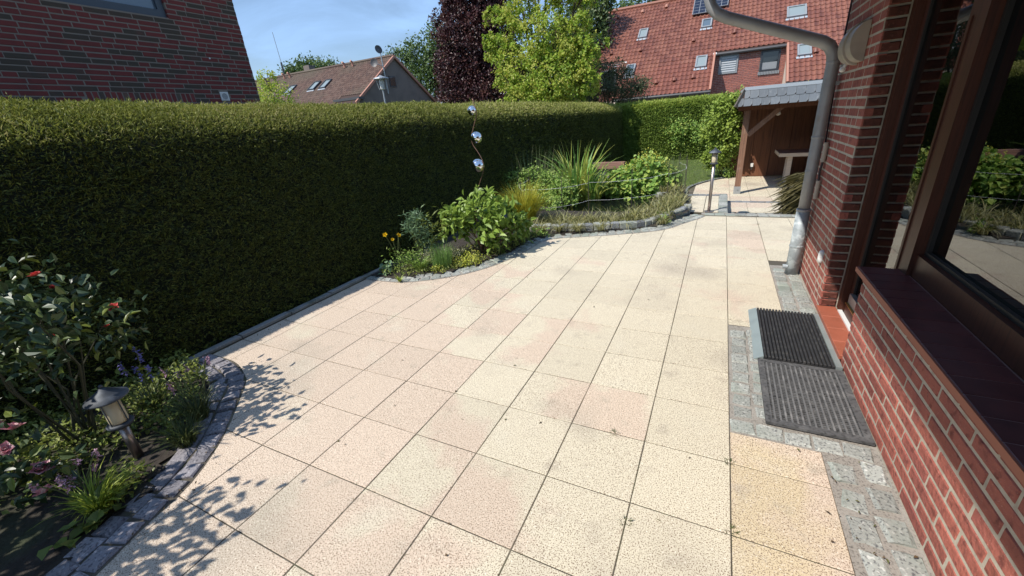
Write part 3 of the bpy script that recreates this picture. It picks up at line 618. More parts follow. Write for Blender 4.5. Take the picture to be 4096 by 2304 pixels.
sl = MB().b2(2.607, 2.8095, -2.6, 1.945, 0.6325, 0.6615).build('window_sill', M['sillgrout'], house)
sm = block_mesh('sill_tile', 0.2, 0.1125, 0.026, 0.003, '+z', M['sill'])
y = 1.888
while y > -1.2:
    obj('sill_tile', sm, sl, (2.7055, y, 0.6385)); y -= 0.1165
MB().b2(2.5985, 2.6065, -2.6, 1.947, 0.6345, 0.662).build('clay_edge', M['silledge'], sl)
# room behind the glass
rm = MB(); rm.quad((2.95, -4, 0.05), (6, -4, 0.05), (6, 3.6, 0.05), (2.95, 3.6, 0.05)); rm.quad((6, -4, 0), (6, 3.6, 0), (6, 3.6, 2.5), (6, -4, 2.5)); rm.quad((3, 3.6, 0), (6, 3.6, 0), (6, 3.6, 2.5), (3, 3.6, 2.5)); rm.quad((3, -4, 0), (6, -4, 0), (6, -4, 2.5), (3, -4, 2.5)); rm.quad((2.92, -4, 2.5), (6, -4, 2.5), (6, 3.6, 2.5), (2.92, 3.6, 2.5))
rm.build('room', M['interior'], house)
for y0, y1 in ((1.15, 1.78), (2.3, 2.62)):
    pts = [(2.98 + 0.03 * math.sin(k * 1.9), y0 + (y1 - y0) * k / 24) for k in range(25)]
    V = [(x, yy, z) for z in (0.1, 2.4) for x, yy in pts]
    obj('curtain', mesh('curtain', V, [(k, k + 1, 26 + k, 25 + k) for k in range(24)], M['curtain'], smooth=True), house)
# roof overhang with soffit, gutter and the drainpipe
rf = MB(); rf.add([(1.60, -3.2, 2.68), (6.5, -3.2, 5.5), (6.5, 3.78, 5.5), (1.60, 3.78, 2.68), (1.60, -3.2, 2.60), (3.05, -3.2, 2.96), (3.05, 3.78, 2.96), (1.60, 3.78, 2.60), (6.5, -3.2, 2.96), (6.5, 3.78, 2.96)],
       [(0, 1, 2, 3), (0, 3, 7, 4), (4, 7, 6, 5), (5, 6, 9, 8), (3, 2, 9, 6, 7), (0, 4, 5, 8, 1), (1, 8, 9, 2)])
rf = rf.build('roof', M['soffit'], house)
gp = [(1.60 - 0.06 + 0.06 * math.cos(a), 2.665 - 0.06 * math.sin(a)) for a in np.linspace(0, math.pi, 9)]
V = [(x, yy, z) for yy in (-3.2, 3.80) for x, z in gp]
gt = obj('gutter', mesh('gutter', V, [(k, k + 1, 10 + k, 9 + k) for k in range(8)] + [tuple(range(9)), tuple(range(9, 18))], M['zinc'], smooth=True), rf)
dp = MB(); PX, PY = 2.567, 3.625
path = [(PX, PY, 0.62), (PX, PY, 1.0), (PX, PY, 1.5), (PX, PY, 1.86), (PX - 0.012, PY, 1.93), (PX - 0.045, PY, 1.985), (PX - 0.10, PY, 2.022), (PX - 0.3, PY, 2.10), (PX - 0.6, PY, 2.215), (PX - 0.82, PY, 2.30), (PX - 0.905, PY, 2.345), (PX - 0.955, PY, 2.40), (PX - 0.98, PY, 2.47), (PX - 1.0, PY, 2.56), (PX - 1.01, PY, 2.625)]
drain = dp.tube(path, 0.0465, 20).build('drainpipe', M['zinc'], house, smooth=True)
MB().tube([(PX, PY, -0.02), (PX, PY, 0.3), (PX, PY, 0.63)], [0.056, 0.056, 0.0555], 20).build('standpipe', M['zinc_foot'], drain, smooth=True)
for z, r in ((0.285, 0.0605), (0.635, 0.0585), (1.28, 0.0505), (0.99, 0.0485), (1.86, 0.0492)):
    MB().lathe([(r - 0.004, -0.012), (r, -0.008), (r, 0.008), (r - 0.004, 0.012)], (PX, PY, z), 20).build('collar', M['zinc' if z > 0.6 else 'zinc_foot'], drain)
MB().tube([(PX - 0.085, PY - 0.02, 0.075), (PX - 0.045, PY - 0.02, 0.075)], 0.022, 12).build('side_spout', M['zinc_foot'], drain)
for z in (0.9, 1.7): MB().b2(PX + 0.03, 2.645, PY - 0.012, PY + 0.012, z - 0.015, z + 0.015).build('bracket', M['zinc'], drain)
# wall fittings
wlamp = thing('wall_lamp', 'curved cream bulkhead lamp high on the brick wall by the drainpipe', 'lamp', (2.64, 3.2, 1.95))
b = MB(); n = 14; ys = (3.02, 3.40); V = []
for yy in ys:
    for k in range(n + 1):
        a = math.pi * k / n; V.append((2.638 - 0.095 * math.sin(a), yy, 1.94 - 0.125 * math.cos(a)))
b.add(V, [(k, k + 1, n + 2 + k, n + 1 + k) for k in range(n)] + [tuple(range(n + 1)), tuple(range(n + 1, 2 * n + 2))])
b.build('housing', M['lampwhite'], wlamp)
b = MB(); V = []
for yy in (3.17, 3.21):
    for k in range(n + 1):
        a = math.pi * k / n; V.append((2.638 - 0.108 * math.sin(a), yy, 1.94 - 0.14 * math.cos(a)))
b.add(V, [(k, k + 1, n + 2 + k, n + 1 + k) for k in range(n)] + [tuple(range(n + 1)), tuple(range(n + 1, 2 * n + 2))]); b.build('rim', M['lampwhite'], wlamp)
b = MB(); b.sphere((2.60, 3.40, 1.79), 0.022, 12, 8); b.tube([(2.60, 3.40, 1.79), (2.615, 3.38, 1.83)], 0.012, 8); b.build('sensor', M['white'], wlamp, True)
ob = MB(); ob.lathe([(0.010, -0.052), (0.021, -0.044), (0.024, -0.02), (0.024, 0.02), (0.021, 0.044), (0.010, 0.052)], (2.632, 2.93, 0.405), 14)
tag(ob.build('wall_socket_cover', M['white'], smooth=True), 'small oval white cover low on the brick wall', 'cover')
hk = thing('wall_cable', 'dark cable running down the brick corner behind the drainpipe', 'cable', (2.62, 3.72, 1.5))
MB().tube([(2.628, 3.74, 2.9), (2.626, 3.72, 2.3), (2.622, 3.70, 1.75), (2.628, 3.66, 1.4), (2.63, 3.62, 1.1)], 0.007, 6).build('cable', M['cable'], hk)
for z in (1.16, 0.84): MB().tube([(2.618, 3.52, z - 0.08), (2.618, 3.52, z + 0.08)], 0.018, 10).build('cable_sleeve', M['lampwhite'], hk)
MB().tube([(2.618, 3.52, 0.90), (2.612, 3.53, 1.0), (2.618, 3.52, 1.08)], 0.009, 8).build('cable_loop', M['cable'], hk)
# doormats
bm_ = thing('boot_scraper_mat', 'ribbed black doormat with pale metal ramp edges at the threshold', 'doormat', (2.4, 2.22, 0))
b = MB(); b.add([(2.15, 1.825, 0.004), (2.205, 1.825, 0.034), (2.205, 2.615, 0.034), (2.15, 2.615, 0.004), (2.205, 1.825, 0.004), (2.205, 2.615, 0.004)], [(0, 1, 2, 3), (0, 4, 1), (3, 2, 5), (1, 4, 5, 2), (0, 3, 5, 4)]); b.build('ramp_edge', M['ramp'], bm_)
MB().b2(2.596, 2.63, 1.825, 2.615, 0.004, 0.034).build('ramp_edge', M['ramp'], bm_)
MB().b2(2.206, 2.595, 1.828, 2.612, 0.005, 0.018).build('tray', M['rubber'], bm_)
for k in range(18):
    x = 2.217 + k * 0.0216; V, F = block_vf(0.0145, 0.78, 0.019, 0.004)
    o = obj('rib', block_mesh('rib', 0.0145, 0.786, 0.0195, 0.004, '+z', M['rubber']), bm_, (x, 2.22, 0.0175))
rm_ = thing('rubber_mat', 'grey black perforated rubber mat in front of the ribbed doormat', 'doormat', (2.4, 1.48, 0))
b = MB(); b.b2(2.172, 2.205, 1.155, 1.815, 0.004, 0.02); b.b2(2.595, 2.632, 1.155, 1.815, 0.004, 0.02); b.b2(2.2055, 2.5945, 1.155, 1.19, 0.004, 0.0195); b.b2(2.2055, 2.5945, 1.78, 1.815, 0.004, 0.0195); b.build('border', M['rubber_grey'], rm_)
MB().b2(2.2056, 2.5944, 1.1904, 1.7796, 0.004, 0.007).build('underside', M['rubber'], rm_)
b = MB()
for k in range(36): y = 1.197 + k * 0.0162; b.b2(2.2058, 2.5942, y, y + 0.006, 0.0068, 0.0158)
b.build('grid', M['rubber_grey'], rm_)
for k in range(15): x = 2.215 + k * 0.026; MB().b2(x, x + 0.009, 1.1905, 1.7795, 0.0065, 0.0178).build('rib', M['rubber_worn'], rm_)
# ================================================================== NEIGHBOUR HOUSE (dark brick wall over the hedge)
NX = -5.4
nh = thing('neighbour_house', 'dark red brick house wall in shade rising behind the hedge', 'house', (-8, 1, -0.5))
nwl = MB(); nwl.b2(-12.0, NX - 0.003, -9, 4.095, -0.6, 3.335); nwl.b2(-12.0, NX - 0.003, 3.075, 4.095, 3.3352, 4.9); nwl.b2(-12.0, NX - 0.003, -9, 1.0, 3.3352, 4.9); nwl.b2(-12.0, NX - 0.20, 1.0005, 3.0745, 3.3352, 4.9); nwl.b2(-12, NX - 0.003, -9, 4.095, 4.9002, 5.3)
nwl = nwl.build('wall', M['nmortar'], nh)
C2 = 0.0638
holes = [(1.005, 3.07, 3.335, 4.9), (1.78, 3.06, 2.235, 2.375), (-1.2, 0.55, 2.235, 2.375), (3.44, 3.57, 2.27, 2.40)]
nb_ = brick_face(nwl, '+x', NX, -1.6, 4.10, 1.41, 5.2, C2, M['nbrick'], lens=(0.24, 0.24, 0.115), holes=holes, rng=random.Random(12), mixdark=M['nbrick_dark'])
place_bricks(nwl, nb_, '+x', NX, C2, 0.0125, 0.05, 290)
for y0, y1 in ((1.80, 3.05), (-1.2, 0.55)):
    y = y0
    while y < y1:
        obj('soldier_brick', block_mesh('soldier_brick', 0.052, 0.118, 0.05, 0.004, '+x', M['nbrick' if random.random() > .25 else 'nbrick_dark'], 0.0012, 6), nwl, (NX - 0.05, y + 0.026, 2.306)); y += 0.0635
nw = MB(); x = NX - 0.11
nw.b2(x, x + 0.07, 1.01, 3.068, 3.34, 3.43); nw.b2(x, x + 0.07, 2.985, 3.068, 3.4305, 4.89); nw.b2(x, x + 0.07, 1.01, 1.09, 3.4305, 4.89); nw.b2(x, x + 0.07, 2.0, 2.08, 3.4305, 4.89)
nw = nw.build('window', M['blueframe'], nh)
MB().b2(x + 0.02, x + 0.03, 2.0805, 2.9845, 3.431, 4.89).build('pane', M['skyglass'], nw); MB().b2(x + 0.02, x + 0.03, 1.0905, 1.9995, 3.431, 4.89).build('pane', M['skyglass'], nw)
b = MB(); b.b2(NX - 0.19, NX - 0.004, 1.003, 3.072, 3.318, 3.337); b.build('sill', M['blueframe'], nw)
vt = MB(); vt.b2(NX, NX + 0.012, 3.442, 3.567, 2.272, 2.397); vt = vt.build('wall_vent', M['white'], nh); MB().tube([(NX + .0121, 3.5045, 2.3345), (NX + .0135, 3.5045, 2.3345)], .045, 20).build('opening', M['blackframe'], vt)
for k in range(9):
    MB().b2(NX + 0.0137, NX + 0.019, 3.4595 , 3.5495, 2.2835 + k * 0.0122, 2.2885 + k * 0.0122).build('louvre', M['white'], vt)
MB().b2(NX, NX + 0.004, 3.45, 3.47, 2.855, 2.875).build('wall_plug', M['white'], nh)
# ================================================================== FAR HOUSES
def pantiles(x0, x1, Y0, z0, pitch, nrows, wtile, ltile, keep, sx=1, limit=0, parent=None, m_one=None, m_rest=None, rise=0.034, xf=None):
    """tiles on a slope rising towards +y; keep(x, s) says whether a tile lies there (s = slope length); nearest ones become single tiles"""
    prof_u = np.array([0, .18, .42, .66, .84, 1.0]) * wtile; prof_h = np.array([.25, .95, .35, 0, .02, .25]) * rise * 1.6
    k = len(prof_u); V = []; 
    for sy, zz in ((0, .030), (1, .004)):
        for u, h in zip(prof_u, prof_h): V.append((u, sy * (ltile + .04), h + zz))
    for u, h in zip(prof_u, prof_h): V.append((u, 0, h - 0.004))
    F = [(i, i + 1, k + i + 1, k + i) for i in range(k - 1)] + [(2 * k + i, 2 * k + i + 1, i + 1, i) for i in range(k - 1)]
    V = np.array(V); cp, sp = math.cos(pitch), math.sin(pitch)
    Vr = np.stack([V[:, 0], V[:, 1] * cp - V[:, 2] * sp, V[:, 1] * sp + V[:, 2] * cp], 1)
    spots = []
    for r in range(nrows):
        x = x0; s = r * ltile
        while x < x1 - wtile * 0.5:
            if keep(x + wtile / 2, s + ltile / 2): spots.append((x, Y0 + s * cp, z0 + s * sp))
            x += wtile
    spots.sort(key=lambda p: (Vector(p) - CAM).length)
    if limit:
        me = mesh('roof_tile', Vr, F, m_one)
        for p in spots[:limit]: obj('roof_tile', me, parent, p)
    sp_ = np.array(spots[limit:]); n = len(sp_)
    if n:
        VV = (Vr[None] + sp_[:, None] + np.random.default_rng(3).normal(0, 0.003, (n, 1, 3))).reshape(-1, 3); Fa = np.array(F); FF = (np.arange(n)[:, None, None] * len(Vr) + Fa[None]).reshape(-1, 4)
        o = obj('roof_tiles', mesh('roof_tiles', VV, [FF], m_rest, var=np.repeat(np.random.default_rng(4).uniform(0, 1, n), len(Vr))), parent); o['kind'] = 'stuff'
def slope_frame(pitch, Y0, z0):
    cp, sp = math.cos(pitch), math.sin(pitch)
    return lambda x, s, h: (x, Y0 + s * cp - h * sp, z0 + s * sp + h * cp)
def skylight(parent, f, x0, x1, s0, s1, h, pane, name='skylight', frame_m=None):
    def bx(mb, a, b_, c, d, e, g_):
        V = [f(x, s, k) for k in (e, g_) for s in (c, d) for x in (a, b_)]
        mb.add(V, [(0, 2, 3, 1), (4, 5, 7, 6), (0, 1, 5, 4), (2, 6, 7, 3), (0, 4, 6, 2), (1, 3, 7, 5)])
    m = MB(); t = 0.075
    bx(m, x0, x1, s0, s0 + t, 0, h); bx(m, x0, x1, s1 - t, s1, 0, h); bx(m, x0, x0 + t, s0 + t, s1 - t, 0, h); bx(m, x1 - t, x1, s0 + t, s1 - t, 0, h)
    o = m.build(name, frame_m or M['greyframe'], parent)
    m = MB(); bx(m, x0 + t, x1 - t, s0 + t, s1 - t, h * .55, h * .7); m.build('pane', pane, o)
    m = MB(); bx(m, x0 - 0.04, x1 + 0.04, s0 - 0.16, s0 - 0.002, h * .25, h * .42); m.build('flashing', M['zinc_new'], o)
    return o
# --- house with the large red roof
PIT = R(38); YE, ZE = 23.5, 2.3; cp, sp = math.cos(PIT), math.sin(PIT); fC = slope_frame(PIT, YE, ZE)
hc = thing('tiled_house', 'house with a large red pantiled roof and brick dormer beyond the hedge', 'house', (1.5, 27, -0.6))
SL = 8.85
def keepC(x, s):
    y = YE + s * cp
    if x < -5.6 or x > 10.4: return False
    if x < -3.74 and y < 26.05: return False
    if 1.06 < x < 4.31 and y < 25.82: return False
    return True
rc = MB()
for a, b_, s0 in ((-5.6, -3.745, 3.2), (-3.744, 1.055, 0), (1.056, 4.30, 2.93), (4.301, 10.4, 0)):
    rc.add([fC(a, s0, 0), fC(b_, s0, 0), fC(b_, SL, 0), fC(a, SL, 0), fC(a, s0, -0.12), fC(b_, s0, -0.12), fC(b_, SL, -0.12), fC(a, SL, -0.12)], [(0, 1, 2, 3), (4, 7, 6, 5), (0, 4, 5, 1), (0, 3, 7, 4), (1, 5, 6, 2)])
rx, ry, rz = fC(0, SL, 0)
rc.add([(-5.6, ry, rz), (10.4, ry, rz), (10.4, ry + 7, rz - 5.4), (-5.6, ry + 7, rz - 5.4)], [(0, 1, 2, 3)])
rc = rc.build('roof', M['underlay'], hc)
pantiles(-5.6, 10.4, YE, ZE, PIT, 26, 0.215, 0.34, keepC, limit=295, parent=rc, m_one=M['pantile_one'], m_rest=M['pantile'])
MB().tube([(-5.62, ry, rz + 0.05), (10.4, ry, rz + 0.05)], 0.12, 8).build('ridge', M['ridge'], rc)
for x, s0, s1 in ((-5.62, 3.2, SL), (1.06, 0, 2.95), (4.30, 0, 2.95), (-3.74, 0, 3.2)):
    b = MB(); V = [fC(x + dx, s, h) for h in (-0.12, 0.085) for s in (s0, s1) for dx in (-0.045, 0.045)]
    b.add(V, [(0, 2, 3, 1), (4, 5, 7, 6), (0, 1, 5, 4), (2, 6, 7, 3), (0, 4, 6, 2), (1, 3, 7, 5)]); b.build('verge', M['verge'], rc)
for x0, x1, s, m_ in ((-3.8, 1.1, 0.0, 'gutter'), (4.25, 10.4, 0.0, 'gutter'), (1.0, 4.35, 2.95, 'gutter'), (-5.7, -3.7, 3.22, 'gutter')):
    p = fC(0, s - 0.06, -0.03); gC = MB().tube([(x0, p[1], p[2]), (x1, p[1], p[2])], 0.075, 8).build('gutter', M[m_], hc)
    if s > 1: MB().tube([(x1 if x0 < 0 else x0, p[1], p[2] + 0.02), ((x1 if x0 < 0 else x0) + 0.16, p[1] - 0.02, p[2] + 0.02)], 0.08, 8).build('gutter_end', M['gutter_white'], gC)
YW = 25.95
wc = MB(); wc.b2(-5.55, 10.3, YW + 0.02, 32, -0.6, 4.12); wc.b2(-3.70, 1.0, 23.95, YW + 0.019, -0.6, 2.28); wc.b2(4.34, 10.3, 23.95, YW + 0.019, -0.6, 2.28)
for x in (1.0, 4.34):
    wc.add([(x, 23.6, 2.2), (x, YW + 0.02, 2.2), (x, YW + 0.02, ZE + (YW - YE) * math.tan(PIT) - 0.14)], [(0, 1, 2)])
wc = wc.build('wall', M['fmortar'], hc)
def far_bricks(x0, x1, z0, z1, holes, seed):
    bl = brick_face(None, '-y', YW, x0, x1, z0, z1, 0.0833, None, holes=holes, rng=random.Random(seed)); VV, FF, vv = [], [], []
    for ln, u, z, _ in bl:
        V, F = block_vf(ln - 0.004, 0.066, 0.025, 0.003); n0 = len(VV); VV += [(u + a, YW + 0.02 - c, z + b_) for a, b_, c in V]; FF += [tuple(i + n0 for i in f) for f in F]; vv += [random.random()] * 12
    o = obj('brickwork', mesh('brickwork', VV, FF, M['fbrick'], var=vv), wc); o['kind'] = 'stuff'
far_bricks(1.01, 4.33, 1.0, 4.3, [(1.30, 2.22, 3.08, 4.04), (3.20, 4.08, 3.0, 3.98)], 21)
far_bricks(-5.54, -3.71, 2.3, 4.3, [(-5.0, -4.1, 2.9, 4.0)], 22)
def far_window(x0, x1, z0, z1, fm, pane, slats=0):
    b = MB(); t = 0.075; y0, y1 = YW - 0.05, YW + 0.06
    b.b2(x0, x1, y0, y1, z0, z0 + t); b.b2(x0, x1, y0, y1, z1 - t, z1); b.b2(x0, x0 + t, y0, y1, z0 + t, z1 - t); b.b2(x1 - t, x1, y0, y1, z0 + t, z1 - t)
    wd = b.build('window', fm, hc); MB().b2(x0 + t, x1 - t, YW + 0.015, YW + 0.03, z0 + t, z1 - t).build('pane', pane, wd)
    for k in range(slats): MB().b2(x0 + t + .01, x1 - t - .01, YW - 0.005, YW + 0.012, z0 + t + .02 + k * 0.105, z0 + t + .085 + k * 0.105).build('blind_slat', M['blind'], wd)
    return wd
far_window(1.32, 2.2, 3.10, 4.02, M['greyframe'], M['skyglass'], 7)
wd = far_window(3.22, 4.06, 3.02, 3.97, M['blackframe'], M['darkpane'])
MB().b2(3.31, 3.97, YW + 0.005, YW + 0.014, 3.10, 3.42).build('shade', M['greyframe'], wd)
ws = MB()
for k in range(14): ws.b2(3.18 + k * 0.068, 3.18 + k * 0.068 + 0.05, YW - 0.06, YW + 0.02, 2.86, 3.005)
ws.build('sill', M['greyframe'], wd)
far_window(-4.98, -4.12, 2.92, 3.98, M['greyframe'], M['darkpane'])
for (x0, y0, x1, y1), pn in (((-3.27, 27.66, -2.76, 28.34), 'skyblind'), ((-3.45, 24.95, -2.95, 25.7), 'skyglass'), ((0.19, 24.93, 0.73, 25.66), 'skyblind'), ((0.17, 27.69, 0.70, 28.3), 'skyglass'), ((4.22, 27.45, 5.07, 28.18), 'skyblind'), ((4.68, 24.9, 5.24, 25.56), 'skyblind')):
    skylight(rc, fC, x0, x1, (y0 - YE) / cp, (y1 - YE) / cp, 0.14, M[pn])
def panel(x0, x1, s0, s1):
    b = MB(); V = [fC(x, s, h) for h in (0.14, 0.18) for s in (s0, s1) for x in (x0, x1)]
    b.add(V, [(0, 2, 3, 1), (4, 5, 7, 6), (0, 1, 5, 4), (2, 6, 7, 3), (0, 4, 6, 2), (1, 3, 7, 5)]); o = b.build('solar_panel', M['greyframe'], rc)
    nx, ny = max(2, round((x1 - x0) / 0.33)), max(2, round((s1 - s0) / 0.33)); dx, ds = (x1 - x0 - .04) / nx, (s1 - s0 - .04) / ny
    for i in range(nx):
        for j in range(ny):
            a, c_ = x0 + .02 + i * dx + .012, s0 + .02 + j * ds + .012
            obj('solar_cell', mesh('solar_cell', [fC(a, c_, .183), fC(a + dx - .024, c_, .183), fC(a + dx - .024, c_ + ds - .024, .183), fC(a, c_ + ds - .024, .183)], [(0, 1, 2, 3)], M['pvcell']), o)
panel(-0.42, 0.62, 6.66, 8.2); panel(0.72, 1.40, 7.02, 8.2)
for x, s in ((-4.9, 7.9), (-3.4, 8.0), (-2.9, 4.0), (-1.6, 0.9), (-0.7, 0.95), (0.2, 1.0), (-0.1, 4.2), (1.9, 4.4), (3.0, 4.6), (5.4, 1.9), (-2.0, 8.1), (-4.6, 4.1)):
    p = fC(x, s, 0.06); q = fC(x, s + 0.16, 0.06)
    MB().tube([p, (p[0], (p[1] + q[1]) / 2, p[2] + 0.13), q], [0.10, 0.09, 0.03], 8).build('vent_tile', M['verge' if s > 7.5 else 'pantile_one'], rc)
# --- brown-roofed house with grey gable
GX, RY, RZ, TB = -24.0, 30.22, 7.51, 0.673; PB_ = math.atan(TB)
hb = thing('gabled_house', 'brown tiled house with a grey brown gable end and three skylights', 'house', (-33, 30, -0.6))
LB = 6.6; fB = slope_frame(PB_, RY - LB * math.cos(PB_), RZ - LB * math.sin(PB_))
y0b, z0b = fB(0, 0, 0)[1:]
rb_ = MB()
rb_.add([(-43.2, y0b, z0b), (GX + .12, y0b, z0b), (GX + .12, RY, RZ), (-43.2, RY, RZ), (GX + .12, RY + 7, RZ - 7 * TB), (-43.2, RY + 7, RZ - 7 * TB)], [(0, 1, 2, 3), (3, 2, 4, 5)])
rb_ = rb_.build('roof', M['underlay'], hb)
pantiles(-43.2, GX + 0.1, y0b, z0b, PB_, 20, 0.22, 0.33, lambda x, s: not (x > -26.3 and s < 1.25), parent=rb_, m_rest=M['browntile'])
MB().tube([(-43.3, RY, RZ + 0.06), (GX + 0.15, RY, RZ + 0.06)], 0.13, 8).build('ridge', M['browntile'], rb_)
for dy in (-1, 1):
    b = MB(); e = 5.4 if dy < 0 else 7.0
    b.add([(GX + dx, RY + dy * q_ , RZ - q_ * TB + h) for h in (-.12, .1) for q_ in (0, e) for dx in (.06, .2)], [(0, 2, 3, 1), (4, 5, 7, 6), (0, 1, 5, 4), (2, 6, 7, 3), (0, 4, 6, 2), (1, 3, 7, 5)]); b.build('verge', M['verge'], rb_)
wb = MB(); wb.add([(GX, RY - 6.3, -0.6), (GX, RY + 6.8, -0.6), (GX, RY + 6.8, RZ - 6.8 * TB - .1), (GX, RY, RZ - .1), (GX, RY - 4.5, RZ - 4.5 * TB - .1), (GX, RY - 6.3, 3.2)], [(0, 1, 2, 3, 4, 5)]); wb.b2(-43, GX - 0.02, RY - 4.6, RY + 6.6, -0.6, 3.0)
wb = wb.build('wall', M['gable'], hb)
b = MB(); b.b2(GX - .02, GX + .05, 29.25, 30.05, 5.16, 5.98); wd = b.build('window', M['blackframe'], hb)
MB().b2(GX + 0.0505, GX + .06, 29.33, 29.97, 5.24, 5.90).build('pane', M['darkpane'], wd)
for x0, x1 in ((-34.9, -34.0), (-31.6, -30.8), (-30.2, -29.4)): skylight(rb_, fB, x0, x1, (27.2 - y0b) / math.cos(PB_), (28.25 - y0b) / math.cos(PB_), 0.16, M['skyblind'], frame_m=M['blackframe'])
for x in (-37.4, -36.6, -29.2, -28.2): MB().tube([(x, RY - 0.5, RZ - 0.3), (x, RY - 0.5, RZ + 0.05), (x, RY - 0.7, RZ + 0.14)], 0.09, 8).build('vent_pipe', M['verge'], rb_)
MB().b2(-36.2, -35.4, 31.2, 31.9, 6.5, 8.3).build('chimney', M['gable'], rb_)
MB().b2(-26.6, -23.75, 25.15, 25.75, 4.15, 4.33).build('porch_roof', M['gutter'], hb)
sm_ = thing('satellite_mast', 'mast with two satellite dishes on the grey gable house', 'antenna', (-23.6, 28.5, 4.2))
MB().tube([(-23.75, 28.6, 4.6), (-23.75, 28.45, 8.1)], 0.05, 8).build('mast', M['galv'], sm_)
for p, nv in (((-23.6, 28.1, 7.75), (0.95, -0.3, 0.25)), ((-23.5, 27.3, 6.75), (0.25, -0.95, 0.2))):
    nv = Vector(nv).normalized(); qd = nv.to_track_quat('Z', 'Y').to_matrix(); V = [Vector(p)]; F = []
    for i, (r_, h_) in enumerate(((.16, .02), (.32, .08))):
        for k in range(16): V.append(Vector(p) + qd @ Vector((r_ * math.cos(k * math.pi / 8), r_ * math.sin(k * math.pi / 8), h_)))
    for k in range(16): F += [(0, 1 + k, 1 + (k + 1) % 16), (1 + k, 17 + k, 17 + (k + 1) % 16, 1 + (k + 1) % 16)]
    obj('dish', mesh('dish', V, F, M['gutter']), sm_); MB().tube([p, (-23.75, 28.5, p[2] - .1)], 0.03, 6).build('dish_arm', M['galv'], sm_)
an_ = thing('radio_antenna', 'thin upright radio antenna beyond the brown roof', 'antenna', (-40, 34, 8))
MB().tube([(-41.5, 33, 6.5), (-41.5, 33, 9.4)], 0.09, 8).build('mast', M['gutter'], an_); MB().tube([(-41.5, 33, 9.4), (-41.65, 33, 12.2)], 0.03, 6).build('whip', M['galv'], an_)
hd = thing('small_brown_house', 'low brown roofed house between the grey gable and the purple tree', 'house', (-19, 38, 0))
b = MB(); b.add([(-22.5, 34.5, 4.0), (-15.5, 34.5, 4.0), (-15.5, 39, 7.2), (-22.5, 39, 7.2), (-22.5, 43, 4.0), (-15.5, 43, 4.0)], [(0, 1, 2, 3), (3, 2, 5, 4)]); rd = b.build('roof', M['underlay'], hd)
pD = math.atan(3.2 / 4.5); pantiles(-22.5, -15.5, 34.5, 4.0, pD, 16, 0.23, 0.34, lambda x, s: True, parent=rd, m_rest=M['browntile'])
MB().b2(-22.3, -15.7, 34.9, 42.6, -0.6, 4.1).build('wall', M['gable'], hd)
MB().tube([(-22.6, 34.4, 3.95), (-15.4, 34.4, 3.95)], 0.09, 8).build('gutter', M['gutter_white'], hd)
skylight(rd, slope_frame(pD, 34.5, 4.0), -18.7, -17.7, 0.9, 2.1, 0.15, M['skyglass'])
# --- street lamp
st = thing('street_lamp', 'grey street lamp with a flat round top in front of the gable', 'street lamp', (-16.67, 20, -0.6))
MB().tube([(-16.67, 20, -0.6), (-16.68, 20, 2), (-16.69, 20, 3.95)], [0.07, 0.06, 0.045], 10).build('pole', M['galv'], st)
MB().lathe([(0.06, 3.95), (0.12, 4.0), (0.15, 4.45), (0.13, 4.5)], (-16.69, 20, 0), 12).build('lantern', M['white'], st)
MB().lathe([(0.16, 4.5), (0.44, 4.54), (0.42, 4.6), (0.14, 4.68), (0.05, 4.74)], (-16.69, 20, 0), 18).build('lamp_cap', M['galv'], st)
for k in range(4): a = k * math.pi / 2 + .4; MB().tube([(-16.69 + .2 * math.cos(a), 20 + .2 * math.sin(a), 3.98), (-16.69 + .3 * math.cos(a), 20 + .3 * math.sin(a), 4.52)], 0.018, 6).build('lantern_rod', M['galv'], st)
# ================================================================== SHED WITH SLATE SKIRT
sh = thing('garden_shelter', 'open wooden shelter with a slate skirt roof and brown board back', 'shelter', (3.3, 11.3, Z2))
bw = MB().b2(2.21, 4.9, 12.765, 12.83, Z2, 1.62).build('back_wall', M['wood'], sh)
x = 2.215; k = 0
while x < 4.85:
    wdt = 0.212; m = MB(); h0 = 0.018 if k % 2 else 0.0
    m.b2(x, x + wdt - (0.006 if k % 2 else -0.012), 12.73 - h0, 12.7645 - h0, Z2 + 0.01, 1.6); m.build('plank', M['wood'], bw); x += wdt; k += 1
MB().b2(2.13, 2.2085, 12.70, 12.83, Z2, 1.6).build('corner_post', M['wood'], sh)
sw = MB().b2(4.9, 4.95, 9.95, 12.829, Z2, 1.57).build('side_wall', M['wood'], sh); y = 9.96
while y < 12.7: MB().b2(4.865, 4.899, y, y + .206, Z2 + .01, 1.56).build('plank', M['wood'], sw); y += .212
MB().b2(2.205, 2.325, 9.97, 10.09, Z2 + 0.07, 1.44).build('post', M['wood_post'], sh)
b = MB(); b.b2(2.195, 2.335, 9.958, 9.9695, Z2, Z2 + 0.17); b.b2(2.195, 2.335, 10.0905, 10.102, Z2, Z2 + 0.17); b.b2(2.195, 2.335, 9.97, 10.09, Z2, Z2 + 0.0695); pf = b.build('post_foot', M['galv'], sh)
MB().tube([(2.265, 9.935, Z2 + 0.11), (2.265, 9.958, Z2 + 0.11)], 0.014, 6).build('bolt', M['galv'], pf)
def beam(name, a, b_, w_, h_, m, parent):
    a, b_ = Vector(a), Vector(b_); d = (b_ - a); L_ = d.length; q_ = d.to_track_quat('X', 'Z').to_matrix()
    return MB().box((a + b_) / 2, (L_, w_, h_), tilt=q_).build(name, m, parent)
beam('brace', (2.33, 10.03, 0.93), (2.93, 10.03, 1.5), 0.09, 0.10, M['wood_post'], sh)
beam('front_beam', (2.08, 10.03, 1.51), (4.9, 10.03, 1.51), 0.12, 0.13, M['wood'], sh)
beam('side_beam', (2.265, 10.1, 1.50), (2.265, 12.72, 1.50), 0.12, 0.12, M['wood'], sh)
